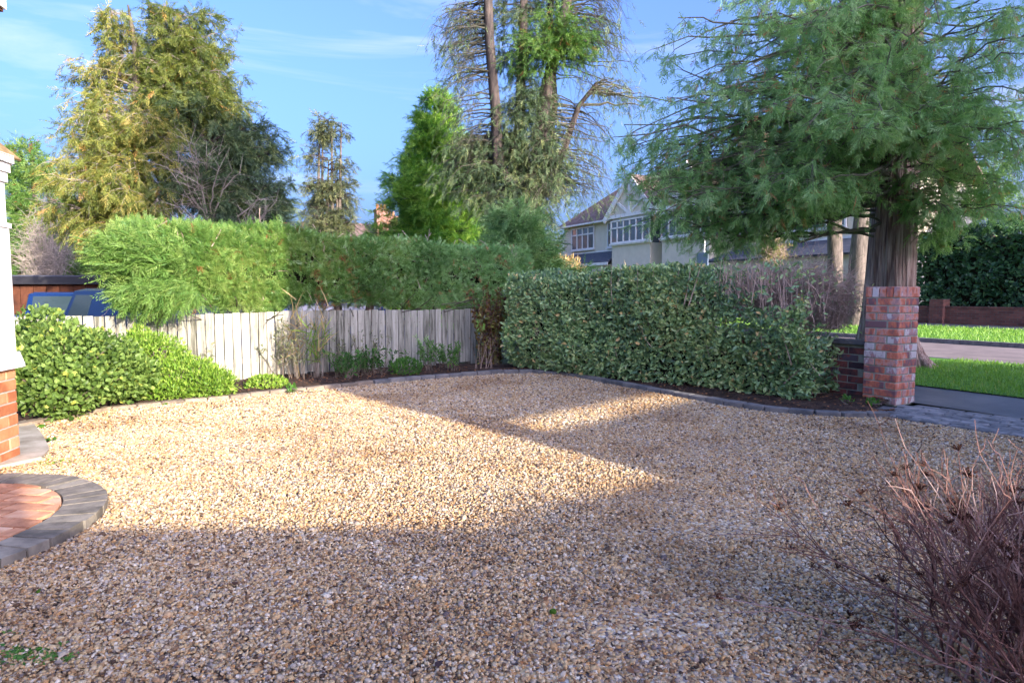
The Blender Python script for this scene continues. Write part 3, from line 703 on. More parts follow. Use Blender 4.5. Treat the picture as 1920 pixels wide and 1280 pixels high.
def bay():
    c = G(38, 857); d = Vector((0.2, -0.98, 0)); ang = math.atan2(-d.x, d.y) # local y = d
    ang = math.atan2(d.y, d.x) - math.pi / 2
    root = thing('house_bay', 'corner of a white painted house bay on an orange brick base at the left edge', 'house', c, ang)
    # local +y runs towards the camera along the wall; wall face looks to local -x ... choose sign so the face looks to +X world
    nloc = Matrix.Rotation(-ang, 3, 'Z') @ Vector((0.98, 0.2, 0)); sx = 1 if nloc.x > 0 else -1
    ln = 1.0
    def bx(name, x0, x1, y0, y1, z0, z1, mat, nm=None):
        mb = MB(); mb.box((sx * (x0 + x1) / 2, (y0 + y1) / 2, (z0 + z1) / 2), (abs(x1 - x0), abs(y1 - y0), z1 - z0)); return mb.build(name, mat, root)
    bx('mortar_core', -0.6, -0.004, 0.004, ln, -0.03, 0.615, M['mortar_pale'])
    st = block_mesh('brick', (0.1025, 0.215, 0.065), M['brick_orange'], 0.003); hd = block_mesh('brick', (0.1025, 0.1025, 0.065), M['brick_orange'], 0.003)
    for r_ in range(8):
        y = 0.0; k = r_ % 2
        while y < ln - 0.1:
            L_ = 0.215 if k % 2 == 0 else 0.1025
            o = link('brick', st if k % 2 == 0 else hd, root); o.location = (sx * (-0.0495), y + L_ / 2, 0.035 + r_ * 0.0755)
            y += L_ + 0.01; k += 1
    # sloping sill
    mb = MB(); s_ = 0.04
    prof = [(-0.05, 0.60), (s_, 0.60), (s_, 0.62), (0.012, 0.70), (-0.05, 0.70)]
    V = [(sx * x, -s_ if x > 0 else -0.0, z) for x, z in prof] + [(sx * x, ln, z) for x, z in prof]
    n_ = len(prof); mb.add(V, q=[(k, (k + 1) % n_, n_ + (k + 1) % n_, n_ + k) for k in range(n_)], t=[(0, 1, 2), (0, 2, 3), (0, 3, 4)]); mb.build('window_sill', M['white'], root)
    bx('wall', -0.6, 0.0, 0.0, ln, 0.68, 1.86, M['white'])
    bx('corner_moulding', -0.03, 0.008, -0.008, 0.10, 0.69, 1.50, M['white'])
    bx('moulding', -0.05, 0.018, -0.018, ln, 1.50, 1.53, M['white'])
    # cornice in steps
    bx('cornice', -0.3, 0.014, -0.014, ln, 1.79, 1.85, M['white']); bx('cornice', -0.3, 0.026, -0.026, ln, 1.853, 1.91, M['white'])
    bx('gutter', -0.3, 0.042, -0.042, ln, 1.913, 1.965, M['white'])
    # flared tile roof in courses
    for k in range(9):
        f = k / 9; x = 0.03 - 0.33 * f ** 0.75; z = 1.985 + 0.085 * k
        for j_ in range(5):
            tl = block_mesh('roof_tile', (0.16, 0.20, 0.016), M['rooftile_lichen'], 0.003)
            o = link('roof_tile', tl, root); o.location = (sx * (x - 0.05), -0.03 + j_ * 0.205 + (0.1 if k % 2 else 0), z + 0.02); o.rotation_euler = (0, sx * math.radians(42 + 4 * k), 0)
    mb = MB(); V = [(sx * 0.0, -0.03, 1.965), (sx * 0.0, ln, 1.965), (sx * -0.33, ln, 2.75), (sx * -0.33, -0.02, 2.75), (sx * -0.6, -0.02, 2.75), (sx * -0.6, ln, 2.75), (sx * -.6, -.02, 1.965), (sx * -.6, ln, 1.965)]
    mb.add(V, q=[(0, 1, 2, 3), (3, 2, 5, 4), (6, 0, 3, 4)]); mb.build('roof', M['rooftile_lichen'], root)
    bx('upper_wall', -0.6, -0.28, 0.02, ln, 2.7, 3.3, M['white'])
    bx('gutter', -0.12, 0.045, -0.05, ln, 2.88, 2.97, M['white']); bx('soffit', -0.6, 0.03, -0.04, ln, 2.86, 2.88, M['rust'])
bay()

# unseen stand-in houses behind the camera, shaped to shade the drive
def shade_houses():
    root = thing('low_shade_wing', 'unseen low brick wing behind the photographer, stepped to cast the drive shadow', 'house')
    yc = -3.25
    def seg(x0, x1, z0, z1, nm='wall'):
        mb = MB(); d = 3.0
        V = [(x0, yc, -0.05), (x1, yc, -0.05), (x1, yc - d, -0.05), (x0, yc - d, -0.05), (x0, yc, z0), (x1, yc, z1), (x1, yc - d, z1), (x0, yc - d, z0)]
        mb.add(V, q=[(0, 3, 2, 1), (4, 5, 6, 7), (0, 1, 5, 4), (1, 2, 6, 5), (2, 3, 7, 6), (3, 0, 4, 7)]); mb.build(nm, M['farbrick'], root)
    seg(-5.0, 2.98, 2.60, 2.60); seg(2.985, 5.02, 2.30, 2.30, 'wall'); seg(5.025, 6.77, 2.30, 2.60)
    r2 = thing('tall_shade_wall', 'unseen thin slotted wall standing in for a tall house, shaped to shade the drive', 'house')
    c0 = Vector((6.78, -3.25, 0)); wv = Vector((0.714, 0.70, 0)); dv = Vector((0.70, -0.714, 0))
    def blk(a0, a1, b0, b1, z0, z1, nm, mat):
        mb = MB(); V = []
        for z in (z0, z1):
            for a, b in ((a0, b0), (a1, b0), (a1, b1), (a0, b1)): q_ = c0 + wv * a + dv * b; V.append((q_.x, q_.y, z))
        mb.add(V, q=[(0, 3, 2, 1), (4, 5, 6, 7), (0, 1, 5, 4), (1, 2, 6, 5), (2, 3, 7, 6), (3, 0, 4, 7)]); mb.build(nm, mat, r2)
    WW = 8.7
    blk(0, WW, 0, 0.3, -0.05, 2.98, 'wall', M['farbrick'])
    blk(0, 0.3, 0, 0.3, 2.98, 3.2, 'pier', M['farbrick']); blk(2.75, WW, 0, 0.3, 2.98, 3.2, 'pier', M['farbrick'])  # slot added between the piers to let a sunlit streak onto the gravel
    blk(0, 3.3, 0, 0.3, 3.2, 12.2, 'upper_wall', M['render'])
    blk(3.3, WW, 0, 0.3, 3.2, 8.0, 'upper_wall', M['render'])
shade_houses()

# ------------------------------------------------------------------ fence
def fence():
    root = thing('picket_fence', 'low fence of close upright weathered grey boards behind the flower bed', 'fence')
    pl = []
    for k in range(5):
        h_ = 0.80 + 0.01 * k
        m_ = block_mesh('board', (0.092, 0.016, h_), M['wood'], 0.003); pl.append((m_, h_))
    nailm = block_mesh('nail', (0.007, 0.004, 0.007), M['rust'], 0.0005)
    s0 = -2.1; s1 = 3.46; s = s0
    while s < s1:
        m_, h_ = random.choice(pl); p_ = F0 + FD * s
        o = link('board', m_, root); zt = 0.845 + 0.012 * math.sin(s * 1.7) + (s + 2.1) * 0.004 + random.uniform(-.008, .008)
        o.location = (p_.x, p_.y, zt - h_ / 2); o.rotation_euler = (random.uniform(-.012, .012), random.uniform(-.006, .006), math.atan2(FD.y, FD.x) + random.uniform(-.03, .03))
        for zz_ in (0.25, 0.68):
            nl = link('nail', nailm, o); nl.location = (random.uniform(-.02, .02), -0.0095, zz_ - (zt - h_ / 2))
        s += 0.0995 + random.uniform(-.002, .003)
    for z in (0.25, 0.68):
        mb = MB(); a = F0 + FD * ((s0 + s1) / 2) + FN * 0.035; mb.box((a.x, a.y, z), (s1 - s0, 0.04, 0.06), rotz(math.atan2(FD.y, FD.x))); mb.build('rail', M['post'], root)
    for k in range(4):
        a = F0 + FD * (s0 + 0.1 + k * 1.8) + FN * 0.1; mb = MB(); mb.box((a.x, a.y, 0.40), (0.09, 0.09, 0.86), rotz(math.atan2(FD.y, FD.x))); mb.build('post', M['post'], root)
fence()

# ------------------------------------------------------------------ hedges
def hedge_points(A, B, wd, z0f, z1f, n, faces=(0.52, 0.12, 0.30, 0.06), rough=0.05, bulge=None, fr=1.6):
    """points on the skin of a hedge from A to B: front, back, top, ends, with outward normals"""
    d = (B - A); Ln = d.length; d.normalize(); nr = Vector((d.y, -d.x, 0))     # nr = front side
    if nr.dot(-A) < 0: nr = -nr
    k = rng.choice(4, n, p=faces); s = rng.uniform(0, 1, n); v = rng.uniform(0, 1, n)
    z0 = z0f(s); z1 = z1f(s); P = np.zeros((n, 3)); N_ = np.zeros((n, 3))
    dn = np.array(d); nn = np.array(nr); A_ = np.array(A)
    for i, sg in ((0, 1), (1, -1)):
        m_ = k == i; off = wd / 2 * sg
        P[m_] = A_ + dn * (s[m_] * Ln)[:, None] + nn * off; P[m_, 2] = z0[m_] + (z1 - z0)[m_] * v[m_]; N_[m_] = nn * sg
    m_ = k == 2; P[m_] = A_ + dn * (s[m_] * Ln)[:, None] + nn * ((v[m_] - 0.5) * wd)[:, None]; P[m_, 2] = z1[m_]; N_[m_] = (0, 0, 1)
    m_ = k == 3; e = rng.integers(0, 2, n); zz = rng.uniform(0, 1, n)
    P[m_] = A_ + dn * (e[m_] * Ln)[:, None] + nn * ((v[m_] - 0.5) * wd)[:, None]; se = e.astype(float)
    P[m_, 2] = z0f(se)[m_] + (z1f(se) - z0f(se))[m_] * zz[m_]; N_[m_] = dn * (2 * e[m_] - 1)[:, None]
    bmp = noise3(P, fr, 21) * rough + noise3(P, fr * 4, 22) * rough * 0.5
    ins = -np.abs(rng.normal(0, 0.035, n))
    # round the top edges
    edge = np.zeros(n); m_ = k < 2; edge[m_] = -0.16 * np.clip((v[m_] - 0.85) / 0.15, 0, 1) ** 2
    P = P + N_ * (bmp + ins + edge)[:, None]
    if bulge is not None: P = P + N_ * bulge(s, v, k)[:, None]
    return P, N_, s, v, k
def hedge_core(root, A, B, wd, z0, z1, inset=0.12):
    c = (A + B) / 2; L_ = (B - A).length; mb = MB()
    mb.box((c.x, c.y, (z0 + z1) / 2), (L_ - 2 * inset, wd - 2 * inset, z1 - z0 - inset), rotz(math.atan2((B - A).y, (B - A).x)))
    return mb.build('dark_core', M['core'], root)  # solid dark box filling the hedge so nothing shows through

# glossy evergreen hedge on the road side
def laurel():
    A = Vector((3.22, 6.42, 0)); B = Vector((0.30, 9.35, 0)); wd = 1.05
    root = thing('evergreen_hedge', 'broad clipped hedge of glossy dark evergreen leaves between corner and pillar', 'hedge')
    z0 = lambda s: 0.05 + 0.0 * s
    z1 = lambda s: 1.36 - 0.02 * s - 0.12 * np.clip(1 - s / 0.12, 0, 1) + 0.03 * np.sin(s * 14)
    bl = lambda s, v, k: -0.10 * np.clip(0.25 - v, 0, 1) * (k == 0) * 3
    P, N_, s, v, k = hedge_points(A, B, wd, z0, z1, 24000, (0.60, 0.05, 0.25, 0.10), 0.10, bl)
    D = N_ * 0.7 + rng.normal(0, 0.55, P.shape) + np.array([0, 0, 0.15])
    gap = noise3(P, 3.5, 5) + rng.normal(0, 0.2, len(P)); sp_ = np.clip(((P - np.array(A)) @ np.array((B - A).normalized())) / (B - A).length, 0, 1); keep = (gap > -0.80) & ~((sp_ < 0.36) & (P[:, 2] > 0.58 + 2.6 * sp_ + rng.normal(0, .07, len(P))) & (rng.random(len(P)) < 0.96))
    mb = MB(); tn = np.clip(rng.normal(0.42, 0.24, len(P)) + 0.35 * noise3(P, 1.3, 8) + 0.15 * (1 - s) - 0.08, 0, 0.93)
    y = rng.random(len(P)) < 0.03; tn[y] = 1.0
    sc = 0.060 * rng.uniform(0.5, 1.4, len(P))
    # nearest leaves become single parts
    dist = np.linalg.norm(P[:, :2], axis=1) - 0.35 * (k == 0); cand = np.argsort(dist + 10 * (k == 1) + 3 * (P[:, 2] < 0.2))[:300]
    sel = np.zeros(len(P), bool); sel[cand] = True
    m_ = keep & ~sel; mb.place(LEAF, P[m_], D[m_], sc[m_], tn[m_], up=N_[m_], roll=0.5)
    # deeper layer
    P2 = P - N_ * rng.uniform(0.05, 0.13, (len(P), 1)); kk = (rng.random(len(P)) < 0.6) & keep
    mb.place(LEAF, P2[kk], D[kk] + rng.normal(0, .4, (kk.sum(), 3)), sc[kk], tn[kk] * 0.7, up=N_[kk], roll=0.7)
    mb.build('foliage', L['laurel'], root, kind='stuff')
    lm = []
    for q_ in (0.15, 0.35, 0.5, 0.7, 0.88, 1.0):
        x = MB(); x.add(LEAF[0], q=LEAF[1], t=LEAF[2], c=q_); lm.append(x.mesh('leaf', L['laurel']))
    for i in cand:
        o = link('leaf', lm[rng.choice(6, p=[.2, .25, .25, .18, .10, .02])], root); f = Vector(D[i]).normalized()
        sd_ = (Vector(N_[i]) + Vector(rng.normal(0, .5, 3))).cross(f).normalized(); nn = f.cross(sd_)
        o.matrix_world = Matrix.Translation(P[i]) @ Matrix((f, sd_, nn)).transposed().to_4x4() @ Matrix.Scale(sc[i], 4)
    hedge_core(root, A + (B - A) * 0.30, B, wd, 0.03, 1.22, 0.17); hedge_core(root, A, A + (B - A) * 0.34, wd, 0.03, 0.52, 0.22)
    # bare stems low down and among leaves
    st = MB(); n = 700; i = rng.integers(0, len(P), n); E = P[i] + N_[i] * 0.02; Sx = E - N_[i] * 0.22 - np.array([0, 0, 0.22]) + rng.normal(0, .05, (n, 3))
    Sx[:, 2] = np.maximum(Sx[:, 2], 0.03)
    st.tubes(bez(Sx, (Sx + E) / 2 + rng.normal(0, .03, (n, 3)), E, 4), np.tile([[.006, .005, .004, .002]], (n, 1)), 3)
    st.build('stems', M['twig_pink'], root, kind='stuff')
laurel()
# bare tangled shrub at the road end of the hedge
def twiggy(name, label, blobs, n, mat, leafm=None, nleaf=0, ls=0.03, tr=0.004, cat='shrub', base=None, seg=7, wig=0.05, group=None, k2=3, tms=(LEAF,)):
    root = thing(name, label, cat, group=group); mb = MB(); allP = []
    for (c, r, wgt) in blobs:
        m_ = int(n * wgt); c = np.array(c, float); r = np.array(r, float)
        T = c + in_ball(m_, 0.5) * r; b_ = np.array(base if base is not None else (c[0], c[1], c[2] - r[2]), float)
        A_ = b_ + rng.normal(0, 0.18, (m_, 3)) * r * np.array([1, 1, 0.1]); 
        Bm = A_ * 0.45 + T * 0.55 + rng.normal(0, 0.15, (m_, 3)) * r
        P = bez(A_, Bm, T, seg); P[:, 1:] += rng.normal(0, wig, (m_, seg - 1, 3)) * r.mean()
        mb.tubes(P, np.tile(np.linspace(1.6, 0.4, seg)[None] * tr, (m_, 1)), 4)
        S0 = P[:, 3:].reshape(-1, 3); S0 = np.repeat(S0, k2, 0); E = S0 + rng.normal(0, 0.28, S0.shape) * r.mean() + np.array([0, 0, 0.05]) * r.mean()
        Q = bez(S0, (S0 + E) / 2 + rng.normal(0, 0.05, S0.shape) * r.mean(), E, 4); mb.tubes(Q, np.tile([[.7, .55, .4, .25]], (len(Q), 1)) * tr, 3)
        allP.append(E)
    mb.build('stems', mat, root, kind='stuff')
    if nleaf:
        E = np.concatenate(allP); i = rng.integers(0, len(E), nleaf); P = E[i] + rng.normal(0, 0.02, (nleaf, 3)); lb = MB()
        place_multi(lb, list(tms), P, rng.normal(0, 1, P.shape) + np.array([0, 0, 0.4]), ls * rng.uniform(.6, 1.3, nleaf), rng.uniform(0, 1, nleaf))
        lb.build('foliage', leafm, root, kind='stuff')
    return root
twiggy('bare_hedge', 'tangle of bare pinkish twigs at the road end of the evergreen hedge',
       [(at(1500, 548, 7.1), (0.52, 0.45, 0.40), 0.8), (at(1560, 552, 6.8), (0.30, 0.35, 0.36), 0.6), (at(1420, 530, 7.4), (0.50, 0.4, 0.27), 0.5)], 300, M['twig_pink'], L['laurel'], 900, 0.035, 0.0032, 'hedge', wig=0.05, k2=3)

# conifer hedge above the fence
def conifer_hedge():
    root = thing('conifer_hedge', 'tall clipped conifer hedge rising above the weathered board fence', 'hedge')
    A = F0 + FD * -1.15 + FN * 0.62; B = F0 + FD * 4.55 + FN * 0.62; wd = 1.15
    z1 = lambda s: 1.90 - 0.05 * sstep(s, 0.45, 0.6) + 0.02 * np.sin(s * 23) - 0.02 * s
    z0 = lambda s: 0.92 + 0.02 * np.sin(s * 17)
    bl = lambda s, v, k: (0.10 * np.sin(np.clip(v, 0, 1) * math.pi) * (k == 0)) * 1.0 + 0.12 * noise3(np.stack([s * 9, v * 2, 0 * s], -1), 1.2, 2) * (s < 0.45)
    P, N_, s, v, k = hedge_points(A, B, wd, z0, z1, 30000, (0.56, 0.08, 0.28, 0.08), 0.085, bl, 2.6)
    hol = noise3(P, 3.2, 14) + rng.normal(0, .15, len(P)); kp = hol > -0.75; P = P[kp]; N_ = N_[kp]; s = s[kp]
    # underside
    n2 = 1600; s2 = rng.uniform(0, 1, n2); P2 = np.array(A) + np.array(B - A) * s2[:, None] + np.array(FN) * rng.uniform(-.55, .5, (n2, 1)); P2[:, 2] = z0(s2) + rng.uniform(-0.05, 0.12, n2)
    P = np.concatenate([P, P2]); N_ = np.concatenate([N_, np.tile([[0, 0, -1.0]], (n2, 1))]); s = np.concatenate([s, s2])
    D = N_ * 0.45 + rng.normal(0, 0.75, P.shape); 
    out_ = np.tile(-np.array(FD) * 0.2 + np.array([0, 0, 0.1]), (len(P), 1)) * (s[:, None] < 0.5); D = D + out_ + np.array([0, 0, 0.12])
    loose = (s < 0.36); sc = np.where(loose, 0.125, 0.095) * rng.uniform(0.6, 1.2, len(P))
    P = P - N_ * 0.05
    tn = np.clip(rng.normal(0.5, 0.2, len(P)) + np.where(loose, 0.12, -0.05) + 0.30 * noise3(P, 2.6, 4), 0, 0.93); b_ = (rng.random(len(P)) < 0.012) | (noise3(P, 3.0, 41) + rng.normal(0, .12, len(P)) > 1.02); tn[b_] = 1
    # blue green at the right half
    mb = MB(); mb2 = MB(); right = (s + rng.normal(0, 0.16, len(s))) > 0.60
    place_multi(mb, SPRAYC, P[~right], D[~right], sc[~right], tn[~right], up=N_[~right]); place_multi(mb2, SPRAYC, P[right], D[right], sc[right], tn[right], up=N_[right])
    mb.build('foliage', L['cypress'], root, kind='stuff'); mb2.build('foliage', L['cedar'], root, kind='stuff')
    # ragged end plume at the left: long sprays reaching out over the shrubs
    n3 = 1500; C = np.array(at(270, 482, 7.1)); E3 = C + in_ball(n3, 0.2) * np.array([0.55, 0.4, 0.33]); D3 = np.array([[-0.6, -0.3, 0.2]]) + rng.normal(0, 0.6, (n3, 3))
    m3 = MB(); place_multi(m3, SPRAY, E3, D3, 0.18 * rng.uniform(.5, 1.3, n3), np.clip(rng.normal(0.6, 0.18, n3), 0, .93)); m3.build('plume', L['cypress'], root, kind='stuff')
    n4 = 900; C = np.array(at(300, 550, 6.9)); E3 = C + in_ball(n4, 0.2) * np.array([0.45, 0.3, 0.2]); D3 = np.array([[-0.5, -0.5, -0.5]]) + rng.normal(0, 0.45, (n4, 3))
    m3 = MB(); place_multi(m3, SPRAY, E3, D3, 0.17 * rng.uniform(.5, 1.3, n4), np.clip(rng.normal(0.6, 0.18, n4), 0, .93)); m3.build('plume', L['cypress'], root, kind='stuff')
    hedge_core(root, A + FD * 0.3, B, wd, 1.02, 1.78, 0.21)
    for sx_ in (0.35, 1.6, 2.65, 3.05, 4.2, 5.2, 6.0):
        p_ = A + FD * sx_ + FN * -0.15; lean = random.uniform(-.1, .1)
        trunk(root, [(p_.x, p_.y, -0.45), (p_.x + lean * .3, p_.y, 0.5), (p_.x + lean, p_.y, 1.3)], [0.10, 0.075, 0.05], M['bark_red'], 9)
    n = 900; i = rng.integers(0, len(P), n); E = P[i] + N_[i] * .03; S0 = E - N_[i] * .25 + rng.normal(0, .12, (n, 3)); st = MB()
    st.tubes(bez(S0, (S0 + E) / 2 + rng.normal(0, .05, (n, 3)), E, 4), np.tile([[.005, .004, .003, .002]], (n, 1)), 3); st.build('twigs', M['twig_pink'], root, kind='stuff')
    # gnarled low limbs seen under the skirt
    st = MB(); n = 34; i = rng.uniform(0.03, 1, n); S0 = np.array(A) + np.array(B - A) * i[:, None] + np.array(FN) * -0.1; S0[:, 2] = 0.75; E = S0 + rng.normal(0, .35, (n, 3)); E[:, 2] = rng.uniform(0.84, 1.1, n); E -= np.array(FN) * 0.45
    st.tubes(bez(S0, (S0 + E) / 2 + rng.normal(0, .08, (n, 3)), E, 6), np.tile(np.linspace(0.012, 0.004, 6)[None], (n, 1)), 5); st.build('branch', M['twig'], root, smooth=True)
conifer_hedge()

# ------------------------------------------------------------------ shrubs and border plants
def shrub(name, label, blobs, tms, ls, n, mat, wood, cat='shrub', singles=0, tint=(0.45, 0.2), outw=0.6, upw=0.3, group=None, shell=0.72, stems=60, base=None):
    root = thing(name, label, cat, group=group); Ps = []; Ns = []
    tot = sum(r[0] * r[2] for c, r in blobs)
    for c, r in blobs:
        c = np.array(c); r = np.array(r); m_ = int(n * r[0] * r[2] / tot); d = unit(rng.normal(0, 1, (m_, 3))); rad = rng.uniform(shell, 1.0, (m_, 1)) 
        P = d * rad; P = P * (1 + 0.16 * noise3(P * 2.2 + c, 1.6, 31)[:, None]); Ps.append(c + P * r); Ns.append(unit(d / r))
    P = np.concatenate(Ps); N_ = np.concatenate(Ns); ok = P[:, 2] > 0.02; P = P[ok]; N_ = N_[ok]
    D = N_ * outw + rng.normal(0, 0.5, P.shape) + np.array([0, 0, upw])
    tn = np.clip(rng.normal(tint[0], tint[1], len(P)) + 0.12 * noise3(P, 3, 6), 0, 0.95); yl = rng.random(len(P)) < 0.012; tn[yl] = 1
    sc = ls * rng.uniform(0.6, 1.3, len(P)); sel = np.zeros(len(P), bool)
    if singles:
        score = np.linalg.norm(P - np.array([0, 0, H]), axis=1) - 0.4 * np.clip(-(N_ * unit(P)).sum(1), 0, 1); cand = np.argsort(score)[:singles]; sel[cand] = True
    mb = MB(); k = ~sel; place_multi(mb, list(tms), P[k], D[k], sc[k], tn[k], up=N_[k]); mb.build('foliage', mat, root, kind='stuff')
    if singles:
        tm = tms[0]; lm = []
        for q_ in (0.2, 0.4, 0.55, 0.75, 1.0):
            x = MB(); x.add(tm[0], q=tm[1], t=tm[2], c=q_); lm.append(x.mesh('leaf', mat))
        for i in cand:
            o = link('leaf', lm[rng.choice(5, p=[.22, .3, .3, .16, .02])], root); f = Vector(D[i]).normalized()
            sd_ = (Vector(N_[i]) + Vector(rng.normal(0, .5, 3))).cross(f).normalized(); nn = f.cross(sd_)
            o.matrix_world = Matrix.Translation(P[i]) @ Matrix((f, sd_, nn)).transposed().to_4x4() @ Matrix.Scale(sc[i], 4)
    c = np.array(blobs[0][0]); b_ = np.array([c[0], c[1], 0.03]) if base is None else np.array(base)
    i = rng.integers(0, len(P), stems); E = P[i] - N_[i] * 0.03; S0 = b_ + rng.normal(0, 0.06, (stems, 3)) * np.array([1, 1, 0])
    st = MB(); st.tubes(bez(S0, S0 * .4 + E * .6 + rng.normal(0, .04, (stems, 3)), E, 6), np.tile(np.linspace(.009, .003, 6)[None], (stems, 1)), 4); st.build('stems', wood, root, kind='stuff')
    # dark heart of the bush
    return root
V3 = lambda px, py, Y: tuple(at(px, py, Y))
shrub('broadleaf_shrub', 'large sunlit grey-green broadleaf shrub next to the white house bay',
      [(V3(125, 690, 5.55), (0.46, 0.42, 0.42)), (V3(75, 652, 5.7), (0.28, 0.38, 0.40)), (V3(190, 680, 5.9), (0.32, 0.35, 0.32)), (V3(110, 725, 5.3), (0.38, 0.30, 0.28)), (V3(60, 700, 5.4), (0.25, .3, .35)), (V3(230, 705, 5.9), (.3, .3, .26))],
      [LEAFW, LEAF], 0.048, 11000, L['shrub'], M['twig'], singles=300, tint=(0.45, 0.26), shell=0.55, stems=110)
shrub('needle_shrub', 'low spreading lime-green shrub of fine narrow leaves in front of the fence',
      [(V3(335, 712, 6.5), (0.50, 0.34, 0.26)), (V3(290, 680, 6.6), (0.36, 0.32, 0.34)), (V3(395, 722, 6.5), (0.26, 0.26, 0.19)), (V3(262, 655, 6.8), (0.16, 0.2, 0.28)), (V3(300, 735, 6.3), (0.28, .2, .15))],
      [LEAFN, LEAFN, LEAF], 0.042, 16000, L['lime'], M['twig'], tint=(0.5, 0.22), shell=0.55, stems=120, upw=0.7)
shrub('lime_mound', 'small round lime-green leafy mound at the edge of the gravel',
      [(V3(499, 722, 7.1), (0.23, 0.19, 0.12))], [LEAFW, LEAF], 0.032, 1500, L['lime'], M['twig'], tint=(0.62, 0.18), cat='plant', stems=20, upw=0.6)
shrub('ferny_plant', 'round bright green leafy plant left of the tall feathery one',
      [(V3(762, 692, 8.2), (0.20, 0.18, 0.14))], [LEAFN, LEAF], 0.045, 900, L['green'], M['twig'], tint=(0.55, 0.2), cat='plant', stems=20, upw=0.8)
def upright(name, label, pts, mat, wood, tm, ls, nst, h, spread, nl, cat='plant', tint=(0.5, .2), lean=(0, 0), sr=0.004, leaf0=0.25):
    root = thing(name, label, cat); st = MB(); lb = MB()
    for (x, y) in pts:
        n = nst; A_ = np.array([x, y, 0.03]) + rng.normal(0, .04, (n, 3)) * np.array([1, 1, 0]); hh = h * rng.uniform(.55, 1.05, n)
        T = A_ + np.stack([rng.normal(lean[0], spread, n), rng.normal(lean[1], spread, n), hh], -1); P = bez(A_, A_ * .5 + T * .5 + np.array([0, 0, .12]) * h, T, 8)
        st.tubes(P, np.tile(np.linspace(1, .35, 8)[None] * sr, (n, 1)), 3)
        u = rng.uniform(leaf0, 1, (n, nl)); ii = np.minimum((u * 7).astype(int), 6); ff = (u * 7 - ii)[..., None]; ar = np.arange(n)[:, None]
        C = (P[ar, ii] * (1 - ff) + P[ar, ii + 1] * ff).reshape(-1, 3); D = rng.normal(0, .7, C.shape) + np.array([0, 0, .5])
        place_multi(lb, tm, C, D, ls * rng.uniform(.5, 1.3, len(C)), np.clip(rng.normal(tint[0], tint[1], len(C)), 0, 1))
    st.build('stems', wood, root, kind='stuff'); lb.build('foliage', mat, root, kind='stuff'); return root
g2 = lambda px, Y: (at(px, 700, Y).x, Y)
upright('feathery_plant', 'tall feathery bright green plant near the right end of the fence', [g2(800, 8.6), g2(835, 8.8), g2(850, 8.5)], L['green'], M['twig'], [LEAFN], 0.06, 9, 0.42, 0.10, 34, tint=(0.55, .25))
upright('arching_stem', 'single arching leafy green stem leaning left over the fence boards', [g2(815, 8.9)], L['cedar'], M['twig'], [LEAFN], 0.06, 3, 0.62, 0.03, 34, lean=(-0.18, 0), tint=(.5, .2))
upright('dark_leaved_plant', 'leggy plant with dark narrow leaves against the sunlit fence boards', [g2(540, 7.8), g2(520, 7.9), g2(560, 7.7)], L['olive'], M['twig'], [LEAFN], 0.055, 9, 0.72, 0.11, 20, tint=(.5, .3))
upright('sage_sprigs', 'sparse sprigs of narrow leaves beside the lime shrub', [g2(375, 7.3), g2(390, 7.3)], L['olive'], M['twig'], [LEAFN], 0.055, 3, 0.55, 0.05, 20, tint=(.6, .3))
upright('tall_grass_clump', 'tall thin clump of straw-green grass stems rising over the fence top', [g2(555, 7.9), g2(595, 7.9)], L['straw'], M['twig_pale'], [BLADE], 0.30, 14, 1.0, 0.08, 3, tint=(.5, .3), sr=0.0025)
upright('green_reed', 'upright green reed-like plant right of the straw grass', [g2(590, 7.8)], L['lime'], M['twig'], [BLADE], 0.22, 14, 0.75, 0.08, 7, tint=(.4, .3), sr=0.003)
upright('low_border_plants', 'low tangled dull green border plants along the shaded fence foot', [g2(635, 7.9), g2(665, 8.0), g2(690, 8.1), g2(650, 7.7), g2(715, 8.2)], L['green'], M['twig'], [LEAFN, LEAF], 0.055, 14, 0.34, 0.13, 16, tint=(.25, .25))
upright('shaded_sprigs', 'dark sprigs between the reed and the round green plant', [g2(640, 8.3), g2(680, 8.4), g2(705, 8.5)], L['olive'], M['twig'], [LEAFN], 0.05, 8, 0.55, 0.08, 22, tint=(.5, .3))
upright('bronze_climber', 'reddish brown climber where the fence meets the evergreen hedge', [g2(905, 9.3), g2(922, 9.2), g2(932, 9.4)], L['bronze'], M['twig'], [LEAF, LEAFW], 0.055, 15, 1.2, 0.11, 46, cat='climber', tint=(.6, .3), leaf0=0.03)
upright('bare_sapling', 'thin bare sapling stems at the dark corner of the bed', [g2(915, 8.9), g2(900, 8.8)], L['bronze'], M['twig_pink'], [LEAF], 0.03, 6, 0.55, 0.12, 4, tint=(.7, .2), sr=0.0035)
for px, py, lab in ((1590, 762, 'small leafy seedling at the left foot of the brick pillar'), (1637, 768, 'tiny seedling right in front of the brick pillar'), (545, 738, 'tiny bright seedling on the bed edging beyond the lime mound')):
    p_ = G(px, py); shrub('seedling', lab, [((p_.x, p_.y + .02, 0.05), (0.05, 0.05, 0.04))], [LEAF], 0.05, 26, L['green'], M['twig'], cat='seedling', tint=(.7, .2), stems=5, upw=1.0)

